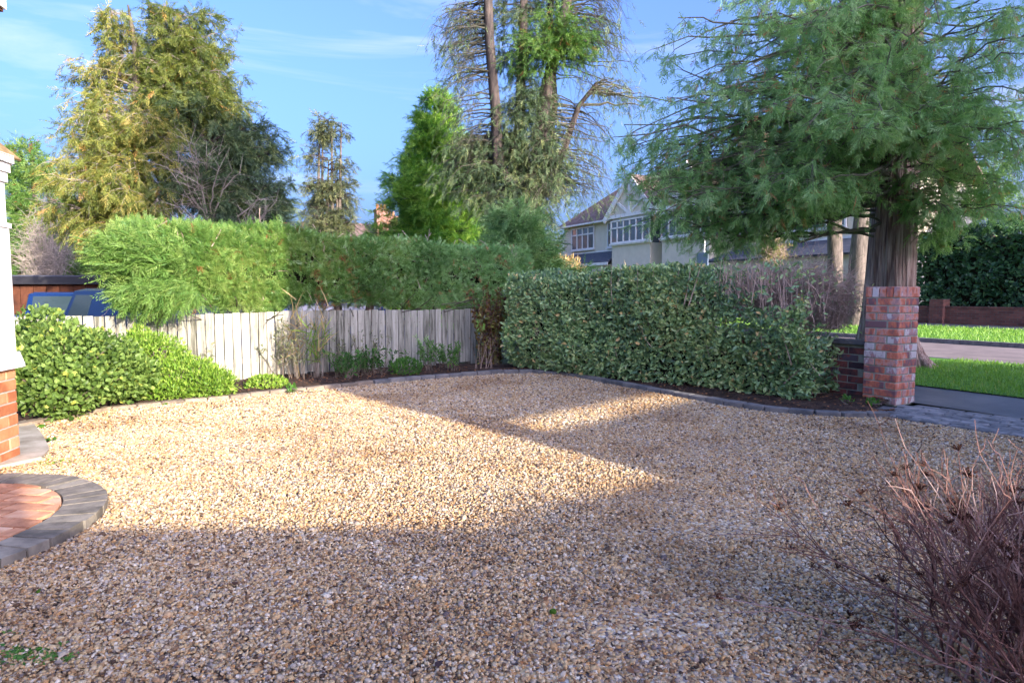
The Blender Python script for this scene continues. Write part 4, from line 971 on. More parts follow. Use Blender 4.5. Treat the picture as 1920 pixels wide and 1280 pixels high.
# dry hydrangea-like bush in the right foreground
def dry_bush():
    base = Vector((1.42, 1.62, 0.0))
    root = thing('dry_bush', 'leafless bush of reddish brown stems with dry flower heads in the foreground', 'bush', base)
    heads = []; twp = MB()
    nst = 100
    for k in range(nst):
        th_ = rng.uniform(0, 2 * math.pi); el = math.radians(rng.uniform(14, 88)); Lh = rng.uniform(0.62, 0.88) * (1 - 0.33 * math.sin(el))
        if math.cos(th_) < 0: Lh *= 1.0 + 0.14 * rng.random() * (el < .8)
        d = np.array([math.cos(th_) * math.cos(el), math.sin(th_) * math.cos(el) * 0.8, math.sin(el)]); A_ = rng.normal(0, 0.10, 3) * np.array([1, 1, 0])
        T = A_ + d * Lh; mid = A_ + d * Lh * 0.5 + np.array([0, 0, 0.04]) + rng.normal(0, .03, 3); K = 9
        P = bez(A_[None], mid[None], T[None], K)[0]; P[1:] += rng.normal(0, 0.008, (K - 1, 3)); r0 = rng.uniform(0.0024, 0.0046)
        mb = MB(); mb.tubes(P, np.linspace(r0, 0.0014, K), 5)
        for j_ in range(rng.integers(6, 12)):
            i = rng.integers(2, K - 1); sd_ = unit(P[min(i + 1, K - 1)] - P[i]) + rng.normal(0, .42, 3); ln = rng.uniform(.10, .28); E = P[i] + unit(sd_) * ln + np.array([0, 0, .02])
            Q = bez(P[i][None], ((P[i] + E) / 2 + rng.normal(0, .015, 3))[None], E[None], 5)[0]; mb.tubes(Q, np.linspace(.0020, .0009, 5), 3)
            for _ in range(2):
                ii = rng.integers(1, 5); E2 = Q[ii] + unit(unit(E - P[i]) + rng.normal(0, .5, 3)) * rng.uniform(.03, .10); mb.tubes(np.stack([Q[ii], (Q[ii] + E2) / 2 + rng.normal(0, .004, 3), E2]), np.array([.0013, .001, .0007]), 3)
            if rng.random() < 0.10: heads.append(E)
        if rng.random() < 0.75: heads.append(P[-1])
        mb.build('stem', M['stem_red'], root)
    hm = []
    for k in range(5):
        mb = MB(); n = 34; d = unit(rng.normal(0, 1, (n, 3)) * np.array([1, 1, .45]) + np.array([0, 0, .3])); c = d * rng.uniform(.25, 1, (n, 1)) * np.array([1, 1, .5])
        mb.place(LEAFW, c, d + rng.normal(0, .6, (n, 3)), rng.uniform(.22, .5, n), rng.uniform(0, 1, n)); 
        mb.tubes(bez(np.zeros((n, 3)) - np.array([0, 0, .6]), c * .5 - np.array([0, 0, .3]), c, 3), np.tile([[.05, .04, .03]], (n, 1)), 3, 0.3); hm.append(mb.mesh('flower_head', L['seed']))
    for h_ in heads[:110]:
        o = link('flower_head', random.choice(hm), root); s_ = random.uniform(.010, .022); o.location = h_; o.scale = (s_,) * 3; o.rotation_euler = (random.uniform(-.6, .6), random.uniform(-.6, .6), random.uniform(0, 6))
dry_bush()

# ------------------------------------------------------------------ trees
def tree(name, label, px, Y, zbase, path_px, rad, wood, group=None, cat='tree', sides=12, ridge=0):
    root = thing(name, label, cat, group=group); return root
# big red barked conifer behind the pillar
def big_conifer():
    root = thing('red_barked_conifer', 'massive conifer with furrowed reddish bark and drooping blue-green sprays behind the brick pillar', 'tree')
    Yt = 9.6; x0 = at(1668, 560, Yt).x
    path = [(x0 + 0.02, Yt, -0.03), (x0 + 0.0, Yt, 0.8), (x0, Yt, 2.0), (x0 + .05, Yt + .05, 4.0), (x0 + .1, Yt + .1, 7.5)]
    trunk(root, path, [0.40, 0.335, 0.305, 0.27, 0.16], M['bark_red'], 110, ridge=0.05)
    # root flare
    for a in (-0.4, 0.3, 1.0, 3.6, 4.4, 5.3):
        mb = MB(); d = np.array([math.cos(a), math.sin(a), 0]); c = np.array([x0, Yt, 0]); P = bez((c + d * .25 + [0, 0, .55])[None], (c + d * .38 + [0, 0, .1])[None], (c + d * .68 + [0, 0, -.04])[None], 7)[0]
        mb.tubes(P, np.linspace(.12, .04, 7), 8); mb.build('root', M['bark_red'], root, smooth=True)
    B = lambda px, py, Y, r, n: (V3(px, py, Y), r, n)
    blobs = [B(1330, 60, 8.6, (.75, .8, .6), 20), B(1320, 190, 8.4, (.8, .8, .5), 22), B(1270, 290, 8.4, (.85, .7, .4), 24), B(1220, 250, 8.8, (.6, .6, .35), 10),
             B(1450, 60, 8.2, (.7, .9, .7), 22), B(1450, 200, 7.6, (.7, .8, .5), 22), B(1440, 330, 7.8, (.75, .7, .4), 26), B(1310, 360, 8.3, (.75, .6, .35), 26), B(1560, 90, 7.6, (.6, .8, .7), 20),
             B(1560, 215, 7.3, (.6, .7, .4), 22), B(1500, 335, 7.6, (.45, .6, .3), 20), B(1680, 150, 7.4, (.7, .8, .5), 24), B(1720, 235, 7.6, (.6, .5, .25), 20), B(1800, 100, 7.8, (.8, .9, .8), 26),
             B(1830, 260, 7.8, (.8, .8, .5), 26), B(1800, 380, 8.4, (.7, .6, .32), 20), B(1900, 350, 8.4, (.6, .8, .5), 14), B(1900, 130, 9.0, (.9, 1.0, .9), 16), B(1640, 20, 8.6, (.9, .9, .5), 16), B(1500, -60, 8.8, (1.2, 1.2, .5), 16), B(1780, -70, 8.8, (1.4, 1.3, .6), 18),
             B(1420, 400, 8.4, (.35, .5, .25), 8), B(1280, 335, 9.0, (.6, .5, .25), 14), B(1245, 405, 9.0, (.42, .4, .18), 12), B(1180, 300, 9.2, (.5, .5, .3), 8), B(1330, 430, 9.0, (.45, .4, .25), 14), B(1230, 340, 8.8, (.5, .5, .3), 14), B(1290, 400, 8.6, (.5, .4, .25), 14), B(1400, 450, 9.2, (.3, .3, .15), 5), B(1770, 430, 8.9, (.35, .4, .14), 5)]
    crown(root, path, blobs, L['cedar'], M['twig_grey'], tms=SPRAY + SPRAYC, spray=0.135, twigs=14, per=8, twl=0.30, droop=0.34, rise=-0.32, br=0.020, tint=(0.2, 0.85), limb=45, sag=0.06, twr=0.005, dens=0.66, tuft=.5)
big_conifer()
def verge_tree(px, Y, r, label, wood, lean=0):
    root = thing('verge_tree', label, 'tree', group='trees on the far verge'); x = at(px, 560, Y).x
    path = [(x, Y, 0.0), (x + lean * .3, Y, 2.5), (x + lean, Y, 6), (x + lean * 1.3, Y, 11)]
    trunk(root, path, [r * 1.15, r, r * .85, r * .4], wood, 16)
    blobs = [((x + lean, Y, 5.6), (2.2, 2, 1.2), 16), ((x + lean, Y, 8), (2.6, 2.2, 1.6), 20), ((x, Y, 10.5), (1.8, 1.8, 1.4), 12)]
    crown(root, path, blobs, L['gold'], M['twig'], tms=SPRAYL, spray=0.42, twigs=9, per=4, twl=0.9, droop=0.35, rise=0.0, br=0.035, limb=8, twr=0.01, tint=(0.05, .6))
verge_tree(1567, 23.5, 0.25, 'left thinner bare-trunked conifer seen between hedge and great red trunk', M['bark_grey'], -0.3)
verge_tree(1602, 21.0, 0.27, 'right thinner trunk standing just left of the great red trunk, partly sunlit', M['bark_grey'], 0.3)

def many_stemmed():
    root = thing('many_stemmed_conifer', 'towering many-stemmed conifer with bare drooping branches in the middle distance', 'tree')
    Y = 20.5
    def pth(pts, r, nm='stem'):
        P = [tuple(at(px, py, Y + dy)) for px, py, dy in pts]; 
        if pts[-1][1] > pts[0][1]: P = P[::-1]
        trunk(root, P, np.linspace(r, r * .55, len(P)), M['bark_dark'], 12, name=nm); return P
    base = [(1000, 560, 0), (998, 450, 0), (1000, 380, 0)]
    pth(base, 0.42, 'trunk')
    s1 = pth([(960, 352, 0), (935, 310, -.2), (930, 200, -.3), (918, 80, -.3), (912, -60, -.3), (905, -200, -.3)], 0.20)
    s2 = pth([(1000, 390, 0), (1010, 300, 0), (1025, 170, 0), (1060, 20, 0), (1075, -120, 0)], 0.26)
    s3 = pth([(985, 390, .3), (975, 240, .5), (980, 60, .5), (985, -120, .5)], 0.20)
    s4 = pth([(1030, 340, .2), (1055, 290, .2), (1085, 200, .2), (1120, 155, .1)], 0.13, 'limb')
    s5 = pth([(1010, 380, .6), (1040, 200, .8), (1030, 40, .8), (1045, -140, .8)], 0.15)
    B = lambda px, py, dy, r, n: (V3(px, py, Y + dy), r, n)
    # bare drooping sprays on the left
    kw = dict(mat=L['darkgreen'], wood=M['twig_dark'], twl=0.75, rise=-0.25, br=0.024, sag=0.10, twr=0.0065, spread=0.75)
    crown(root, s1, [B(855, 150, 0, (.55, .8, 1.4), 26), B(850, 60, 0, (.6, .8, 1.2), 22), B(890, 10, 0, (.6, .8, 1.0), 14), B(870, 240, 0, (.5, .6, .6), 12)], twigs=15, per=2, droop=0.6, bareness=0.62, spray=0.26, limb=10, **kw)
    crown(root, s2, [B(1130, 100, 0, (.9, .8, 1.4), 30), B(1100, 240, .5, (.9, .8, 1.2), 26), B(1150, 30, 0, (.8, .8, 1), 18), B(1110, 330, 0, (.7, .6, .8), 18)], twigs=11, per=1, droop=0.8, bareness=0.4, spray=0.26, limb=8, **kw)
    kw['mat'] = L['cypress']; kw['twr'] = .006
    crown(root, s2, [B(1040, 60, -.8, (.9, .7, .7), 30), B(1000, 100, -.6, (.6, .6, .7), 18), B(1080, 90, -.5, (.6, .5, .5), 14)], twigs=9, per=6, droop=0.2, spray=0.24, tint=(.0, .75), **kw)
    kw['mat'] = L['darkgreen']
    crown(root, s3, [B(990, 230, 0, (1.0, .8, 1.6), 80), B(890, 300, .4, (1.3, .7, .9), 60), B(960, 380, 0, (1.5, .8, .6), 50), B(1030, 330, 0, (.9, .7, .8), 26), B(960, 60, .6, (.8, .8, 1.2), 26), B(1010, -20, .6, (1.6, .9, .9), 30), B(880, 330, 0, (.9, .7, .7), 20)], twigs=10, per=5, droop=0.4, bareness=0.12, spray=0.26, tint=(.0, .85), **kw)
    kw['wood'] = M['twig_grey']
    crown(root, s4, [B(1150, 160, 0, (.7, .6, .35), 10), B(1190, 190, 0, (.5, .5, .3), 6), B(1010, 340, -.3, (.8, .5, .6), 26), B(1030, 270, -.3, (.7, .4, .8), 20)], twigs=10, per=2, droop=0.5, bareness=0.4, spray=0.25, tint=(.5, 1), **kw)
many_stemmed()

def cone_tree(name, label, px, Y, ztop, r0, zb, mat, n, spray, tint=(.2, .85), droop=0.1, squash=0.8, wood=None, skew=0.0, tms=SPRAYL, twl=.5, per=4, twigs=9, group=None):
    root = thing(name, label, 'tree', group=group); x = at(px, 560, Y).x
    path = [(x, Y, -0.03), (x, Y, ztop * .5), (x + skew, Y, ztop)]
    trunk(root, path, [ztop * .03, ztop * .02, .02], wood or M['bark_dark'], 10); blobs = []
    levels = max(4, int((ztop - zb) / 0.8))
    for k in range(levels):
        f = (k + .5) / levels; z = zb + (ztop - zb) * f; r = r0 * (1 - f) ** 0.8 + 0.12; blobs.append(((x + skew * f, Y, z), (r, r * squash, (ztop - zb) / levels * .6), max(3, int(n * (r / r0) / levels * 1.6))))
    crown(root, path, blobs, mat, M['bark_dark'], tms=tms, spray=spray, twigs=twigs, per=per, twl=twl, droop=droop, rise=0.15, br=.02, tint=tint, sag=.05)
    return root
cone_tree('bright_conifer', 'dense bright green pointed conifer left of the many-stemmed tree', 818, 28, 9.9, 4.4, 0.6, L['bright'], 600, 0.32, twl=.55, per=9, twigs=12)
cone_tree('low_cedar', 'low spreading blue-green cedar behind the corner of the clipped hedges', 965, 15.5, 2.95, 2.0, .8, L['darkgreen2'], 230, 0.26, tint=(.3, .85), twl=.5, per=7)
cone_tree('left_conifer', 'green feathery conifer at the far left behind the bare grey bush', 75, 24.5, 6.9, 3.0, .6, L['cypress'], 200, 0.36, twl=.7, per=7)

def golden_tree():
    root = thing('golden_conifer', 'tall ragged yellow-green conifer, the biggest tree on the left', 'tree'); Y = 15.5
    P = lambda px, py, dy=0: tuple(at(px, py, Y + dy))
    path = [P(265, 640), P(262, 400), P(258, 250), P(255, 100), P(240, 10)]; path[0] = (path[0][0], path[0][1], -.48)
    trunk(root, path, [.22, .17, .12, .08, .02], M['bark_grey'], 12)
    p2 = [P(300, 640, .5), P(310, 400, .5), P(330, 200, .5), P(335, 30, .5)]; p2[0] = (p2[0][0], p2[0][1], -.48); trunk(root, p2, [.16, .12, .08, .02], M['bark_grey'], 10, name='stem')
    B = lambda px, py, dy, r, n: (V3(px, py, Y + dy), r, n)
    b1 = [B(222, 60, 0, (.3, .4, .6), 8), B(225, 130, 0, (.65, .6, .5), 14), B(175, 200, 0, (.7, .6, .5), 14), B(215, 250, -.3, (.9, .7, .7), 30), B(175, 330, -.3, (.9, .8, .7), 34), B(250, 360, -.6, (.8, .7, .7), 34), B(150, 400, 0, (.7, .8, .4), 20), B(130, 270, .2, (.4, .5, .4), 6), B(240, 430, -.4, (.9, .7, .35), 20), B(150, 130, .2, (.2, .3, .3), 3), B(290, 260, -.5, (.5, .5, .9), 22)]
    crown(root, path, b1, L['gold'], M['twig_pale'], tms=SPRAYL, spray=0.24, twigs=11, per=7, twl=.5, droop=.45, rise=.1, br=.02, tint=(.2, .95), sag=.05, twr=.006)
    b2 = [B(330, 50, .5, (.6, .6, .5), 18), B(300, 110, .4, (.7, .7, .6), 24), B(370, 100, .4, (.5, .6, .5), 16), B(380, 150, .4, (.75, .6, .4), 26), B(330, 180, .2, (.8, .6, .6), 36), B(400, 200, .5, (.7, .6, .5), 26), B(400, 50, .6, (.2, .3, .35), 3)]
    crown(root, p2, b2, L['gold'], M['twig_pale'], tms=SPRAYL, spray=0.24, twigs=11, per=7, twl=.5, droop=.35, rise=.15, br=.02, tint=(.0, .65), sag=.05, twr=.006)
golden_tree()
def dark_tree():
    root = thing('dark_evergreen', 'dark shaded evergreen with pale bare boughs right of the golden conifer', 'tree'); Y = 15.8
    P = lambda px, py, dy=0: tuple(at(px, py, Y + dy))
    path = [P(400, 640), P(395, 420), P(385, 300), P(375, 190)]; path[0] = (path[0][0], path[0][1], -.48); trunk(root, path, [.2, .15, .1, .03], M['bark_grey'], 12)
    B = lambda px, py, dy, r, n: (V3(px, py, Y + dy), r, n)
    crown(root, path, [B(390, 220, .2, (.8, .8, .6), 28), B(440, 280, .2, (.8, .8, .6), 28), B(400, 340, 0, (1.1, .8, .6), 40), B(480, 350, .3, (.8, .7, .5), 24), B(520, 290, .4, (.35, .4, .2), 5), B(460, 400, .2, (1.1, .8, .45), 34), B(500, 240, .5, (.25, .3, .2), 3), B(520, 410, .3, (.4, .5, .5), 10)],
          L['darkgreen'], M['bark_dark'], tms=SPRAYL, spray=.24, twigs=12, per=8, twl=.5, droop=.2, rise=.2, br=.025, tint=(.1, .85), sag=.05, twr=.006)
    kw = dict(twigs=9, per=0, twl=.55, droop=.0, rise=.7, br=.022, sag=.1, twr=.006)
    crown(root, path, [B(340, 300, -1.0, (.6, .4, .6), 14), B(400, 330, -1.0, (.7, .4, .5), 12), B(480, 400, -.8, (.8, .4, .4), 12), B(350, 400, -1., (.6, .3, .3), 10)], L['olive'], M['twig_pale'], **kw)
dark_tree()
def slim_tree():
    root = thing('slim_group_tree', 'slim open tree of several thin upright stems left of the distant chimney', 'tree'); Y = 24
    P = lambda px, py, dy=0: tuple(at(px, py, Y + dy)); B = lambda px, py, dy, r, n: (V3(px, py, Y + dy), r, n)
    base = 560; pp = None
    for px0, px1, top in ((592, 600, 222), (603, 605, 250), (612, 616, 300), (624, 622, 235), (634, 640, 230), (640, 628, 330)):
        pth = [P(px0, 575), P((px0 + px1) / 2, 400), P(px1, top)]; trunk(root, pth, [.11, .07, .02], M['bark_grey'], 8, name='stem'); pp = pp or pth
    mid = [P(615, 575), P(615, 400), P(615, 222)]
    crown(root, mid, [B(605, 245, 0, (.45, .4, .6), 24), B(585, 300, 0, (.35, .4, .4), 7), B(592, 380, 0, (.4, .5, 1.2), 40), B(630, 240, 0, (.3, .3, .3), 5), B(640, 310, 0, (.35, .4, .4), 8), B(635, 370, 0, (.6, .5, 1.1), 46), B(655, 400, 0, (.4, .4, .4), 6), B(620, 430, 0, (.9, .5, .5), 30)],
          L['olive'], M['bark_dark'], tms=SPRAYL, spray=.28, twigs=6, per=4, twl=.4, droop=.3, rise=.1, br=.02, tint=(.0, .8), sag=.03, twr=.008)
slim_tree()
twiggy('bare_grey_bush', 'bare pale grey twiggy bush between the house bay and the golden conifer', [(V3(95, 440, 21.5), (1.0, .7, 1.25), 1.0), (V3(55, 480, 21.3), (.6, .5, .9), .5)], 85, M['twig_pale'], tr=0.009, base=V3(95, 545, 21.5), wig=.05, k2=4)
twiggy('sunlit_garden_shrub', 'sunlit orange-green shrub in front of the pebbledashed house', [(V3(1447, 462, 22), (.55, .5, .5), 1)], 70, M['twig_pink'], L['gold'], 900, .16, .01, tms=SPRAYL)

# ------------------------------------------------------------------ cars
def car(name, label, cat, c, head, base, paint, Ln=4.2, wd=1.72, hood=0.92, top=1.45, van=False):
    root = thing(name, label, cat, (c[0], c[1], base), math.atan2(head[1], head[0]))
    hl = Ln / 2; hw = wd / 2
    def loft(secs, nm, mat, parent=root, smooth=False):   # secs: list of (x, [(y,z)...]) rings
        mb = MB(); n_ = len(secs[0][1]); V = [(x, y, z) for x, r in secs for y, z in r]; q = []
        for k in range(len(secs) - 1):
            for j_ in range(n_ - 1): q.append((k * n_ + j_, k * n_ + j_ + 1, (k + 1) * n_ + j_ + 1, (k + 1) * n_ + j_))
        mb.add(V, q=q); return mb.build(nm, mat, parent, smooth=smooth)
    def ring(w_, z0, z1): return [(-w_ * .9, z0), (-w_, z0 + .12), (-w_, z1 - .12), (-w_ * .93, z1 - .03), (-w_ * .8, z1), (0, z1 + .03), (w_ * .8, z1), (w_ * .93, z1 - .03), (w_, z1 - .12), (w_, z0 + .12), (w_ * .9, z0)]
    hz = hood
    loft([(-hl, ring(hw * .8, .3, hz * .8)), (-hl + .08, ring(hw * .93, .2, hz * .97)), (-hl + .5, ring(hw, .18, hz)), (0, ring(hw, .18, hz)), (hl - 1.0, ring(hw, .18, hz * .98)), (hl - .3, ring(hw * .95, .18, hz * .86)), (hl - .04, ring(hw * .85, .22, hz * .72)), (hl, ring(hw * .7, .32, hz * .6))], 'body', paint, smooth=True)
    x0, x1 = (-hl + .03, hl - 1.25) if van else (-hl + .35, hl - 1.2); t0, t1 = (-hl + .12, hl - 1.75) if van else (-hl + .85, hl - 1.85)
    b = hw * .94; tw = hw * (.86 if van else .76)
    def quad(pts, nm, mat):
        mb = MB(); mb.add(pts, q=[(0, 1, 2, 3)]); o = mb.build(nm, mat, root); md = o.modifiers.new('s', 'SOLIDIFY'); md.thickness = .01; return o
    mb = MB(); zt = top - .05
    V = [(x0, -b, hz - .03), (x1, -b, hz - .03), (x1, b, hz - .03), (x0, b, hz - .03), (t0, -tw, zt), (t1, -tw, zt), (t1, tw, zt), (t0, tw, zt), (t0 + .12, -tw * .8, top), (t1 - .12, -tw * .8, top), (t1 - .12, tw * .8, top), (t0 + .12, tw * .8, top)]
    mb.add(V, q=[(0, 1, 5, 4), (1, 2, 6, 5), (2, 3, 7, 6), (3, 0, 4, 7), (4, 5, 9, 8), (5, 6, 10, 9), (6, 7, 11, 10), (7, 4, 8, 11), (8, 9, 10, 11)]); mb.build('cabin', paint, root)
    lerp = lambda p_, q_, f: tuple(p_[i] + (q_[i] - p_[i]) * f for i in range(3))
    def pane(A_, B_, C_, D_, a, b_, lo, hi, nm):  # quad A-B bottom, D-C top
        def pt(u, v): return lerp(lerp(A_, B_, u), lerp(D_, C_, u), v)
        P = [pt(a, lo), pt(b_, lo), pt(b_, hi), pt(a, hi)]; n_ = (Vector(P[1]) - Vector(P[0])).cross(Vector(P[3]) - Vector(P[0])).normalized() * .008
        quad([tuple(Vector(p_) + n_) for p_ in P], nm, M['glass_dark'])
    v = V
    pane(v[1], v[2], v[6], v[5], .07, .93, .12, .92, 'windscreen'); pane(v[3], v[0], v[4], v[7], .1, .9, .15, .88, 'rear_window')
    for A_, B_, C_, D_ in ((v[0], v[1], v[5], v[4]), (v[2], v[3], v[7], v[6])):
        fl = (A_ is v[2])
        if van:
            pane(A_, B_, C_, D_, *((.06, .34) if fl else (.66, .94)), .12, .88, 'side_window')
            def pt(u, w_): return lerp(lerp(A_, B_, u), lerp(D_, C_, u), w_)
            for a, b_ in (((.40, .95),) if fl else ((.05, .60),)):
                P = [pt(a, .06), pt(b_, .06), pt(b_, .80), pt(a, .80)]; n_ = (Vector(P[1]) - Vector(P[0])).cross(Vector(P[3]) - Vector(P[0])).normalized() * .012
                quad([tuple(Vector(p_) + n_) for p_ in P], 'side_panel', paint)
        else:
            for a, b_ in ((.06, .48), (.53, .92)): pane(A_, B_, C_, D_, a, b_, .12, .88, 'side_window')
    wm = MB(); th_ = np.linspace(0, 2 * math.pi, 20, endpoint=False); r_ = .31
    V = [(r_ * math.cos(t), -.1, r_ * math.sin(t)) for t in th_] + [(r_ * math.cos(t), .1, r_ * math.sin(t)) for t in th_] + [(0, -.1, 0), (0, .1, 0)]
    wm.add(V, q=[(k, (k + 1) % 20, 20 + (k + 1) % 20, 20 + k) for k in range(20)], t=[(k, 40, (k + 1) % 20) for k in range(20)] + [(20 + k, 20 + (k + 1) % 20, 41) for k in range(20)])
    wme = wm.mesh('wheel', M['rubber']); rm = MB(); rm.tubes(np.array([(0, -.105, 0), (0, .105, 0)]), np.array([.19, .19]), 16); V = [(.19 * math.cos(t), -.105, .19 * math.sin(t)) for t in th_] + [(0, -.07, 0)]
    rm.add(V, t=[(k, 20, (k + 1) % 20) for k in range(20)]); rme = rm.mesh('rim', M['chrome'])
    for x in (-hl + .75, hl - .8):
        for y in (-hw + .1, hw - .1):
            o = link('wheel', wme, root); o.location = (x, y, .31); o2 = link('rim', rme, o)
            if y > 0: o.rotation_euler = (0, 0, math.pi)
    for y in (-hw * .72, hw * .72):
        mb = MB(); mb.box((hl - .10, y, hz * .62), (.12, .26, .12)); mb.build('headlight', M['white'], root); mb = MB(); mb.box((hl - 1.35, y * 1.48, hz + .10), (.12, .18, .13)); mb.build('door_mirror', paint, root)
car('blue_van', 'blue panel van parked behind the hedge, seen over the broadleaf shrub', 'van', (-8.0, 13.0), (-.85, .53), -0.48, M['car_blue'], 4.2, 1.75, 1.0, 1.68, van=True)
car('blue_car', 'smaller blue car parked beyond the panel van with its windscreen towards the camera', 'car', (-11.3, 15.8), (.62, -.78), -0.48, M['car_blue'], 3.9, 1.66, .92, 1.62)
car('dark_blue_car', 'dark blue car glimpsed through the gap between the fence top and the conifer hedge', 'car', (-3.2, 12.4), (.83, .56), -0.48, M['car_dark'], 4.3, 1.75, .95, 1.48)
def bucket():
    p_ = at(304, 585, 8.6); root = thing('blue_tub', 'small blue plastic tub behind the fence boards', 'tub', (p_.x, p_.y, 0.70)); mb = MB(); mb.tubes(np.array([(0, 0, 0), (0, 0, .08), (0, 0, .17)]), np.array([.045, .055, .065]), 4); mb.build('tub_body', M['car_blue'], root)
    mb = MB(); mb.tubes(np.array([(0, 0, .165), (0, 0, .185)]), np.array([.072, .072]), 4); mb.build('rim', M['car_blue'], root)
    mb = MB(); mb.box((0, 0, -.6), (.08, .08, 1.18)); mb.build('post', M['post'], root)
bucket()

# ------------------------------------------------------------------ neighbour's buildings on the left
def simple_house(name, label, cat, c, ang, Ln, Dp, hw, hr, wallm, roofm, chim=(), base=0.0, win=(), eave=.25, hip=0):
    root = thing(name, label, cat, (c[0], c[1], base), ang); mb = MB(); l_, d = Ln / 2, Dp / 2
    mb.box((0, 0, hw / 2), (Ln, Dp, hw)); 
    if not hip: mb.add([(-l_, -d, hw), (-l_, d, hw), (-l_, 0, hr - .1), (l_, -d, hw), (l_, d, hw), (l_, 0, hr - .1)], t=[(0, 2, 1), (3, 4, 5)])
    mb.build('wall', wallm, root)
    for sg in (-1, 1):
        r = MB(); e = eave; r.add([(-l_ - e, sg * (d + e), hw - e * .5), (l_ + e, sg * (d + e), hw - e * .5), (l_ + e - hip, 0, hr), (-l_ - e + hip, 0, hr)], q=[(0, 1, 2, 3)])
        o = r.build('roof', roofm, root); md = o.modifiers.new('s', 'SOLIDIFY'); md.thickness = .12; md.offset = 0
    if hip:
        for sg in (-1, 1):
            r = MB(); r.add([(sg * (l_ + eave), -d - eave, hw - eave * .5), (sg * (l_ + eave), d + eave, hw - eave * .5), (sg * (l_ + eave - hip), 0, hr)], t=[(0, 1, 2)]); o = r.build('roof', roofm, root); md = o.modifiers.new('s', 'SOLIDIFY'); md.thickness = .12; md.offset = 0
    for (x, y, z0, z1, sx_, sy_, pots) in chim:
        r = MB(); r.box((x, y, (z0 + z1) / 2), (sx_, sy_, z1 - z0)); r.box((x, y, z1 - .12), (sx_ + .14, sy_ + .14, .14)); ch = r.build('chimney', M['farbrick'], root)
        for k in range(pots):
            pm = MB(); xx = x + (k - (pots - 1) / 2) * .32; pm.tubes(np.array([(xx, y, z1 - .05), (xx, y, z1 + .1), (xx, y, z1 + .42)]), np.array([.13, .12, .10]), 8); pm.build('chimney_pot', M['brick_orange'], ch)
    for (x, z0, z1, w_) in win:
        fr = MB(); y = -d - .03
        fr.box((x, y, (z0 + z1) / 2), (w_, .05, z1 - z0)); f = fr.build('window_frame', M['white'], root)
        for k in (-1, 1):
            g_ = MB(); g_.box((x + k * w_ / 4, y - .03, (z0 + z1) / 2), (w_ / 2 - .12, .02, z1 - z0 - .14)); g_.build('pane', M['glass'], f)
    return root
pc = at(676, 430, 56); simple_house('chimney_house', 'distant brown roofed house with a tall brick chimney between the slim tree and bright conifer', 'house', (pc.x, pc.y), .5, 8, 7, 4.9, 7.3, M['farbrick'], M['rooftile'],
    chim=((1.2, -2.2, 4, 8.4, 1.0, .8, 3), (3.0, 0.5, 5, 8.2, .9, .8, 2)))
pc = at(40, 500, 24); simple_house('brick_outbuilding', 'red brick house with thin chimney at the far left behind the bare bush', 'house', (pc.x - 1.6, pc.y + 2), .25, 6, 4, 2.3, 3.2, M['farbrick'], M['rooftile'], chim=((1.7, -1.2, 2.0, 3.95, .42, .5, 1),), base=-.4)
def garage():
    c = at(85, 540, 18.5); root = thing('flat_roofed_garage', 'low rust-brown garage with a black flat roof edge behind the blue cars', 'garage', (c.x, c.y + 1.4, -.48), math.radians(6))
    mb = MB(); mb.box((0, 0, 1.0), (4.4, 3, 2.0)); mb.build('wall', M['rust'], root); mb = MB(); mb.box((0, 0, 2.05), (4.8, 3.4, .14)); mb.build('roof', M['slate'], root)
    mb = MB(); mb.box((0, -1.73, 1.97), (4.84, .04, .22)); mb.build('fascia', M['blackpaint'], root)
    for k in range(12):
        mb = MB(); mb.box((-2.0 + k * .36, -1.53, .95), (.34, .04, 1.75)); mb.build('board', M['rust'], root)
garage()

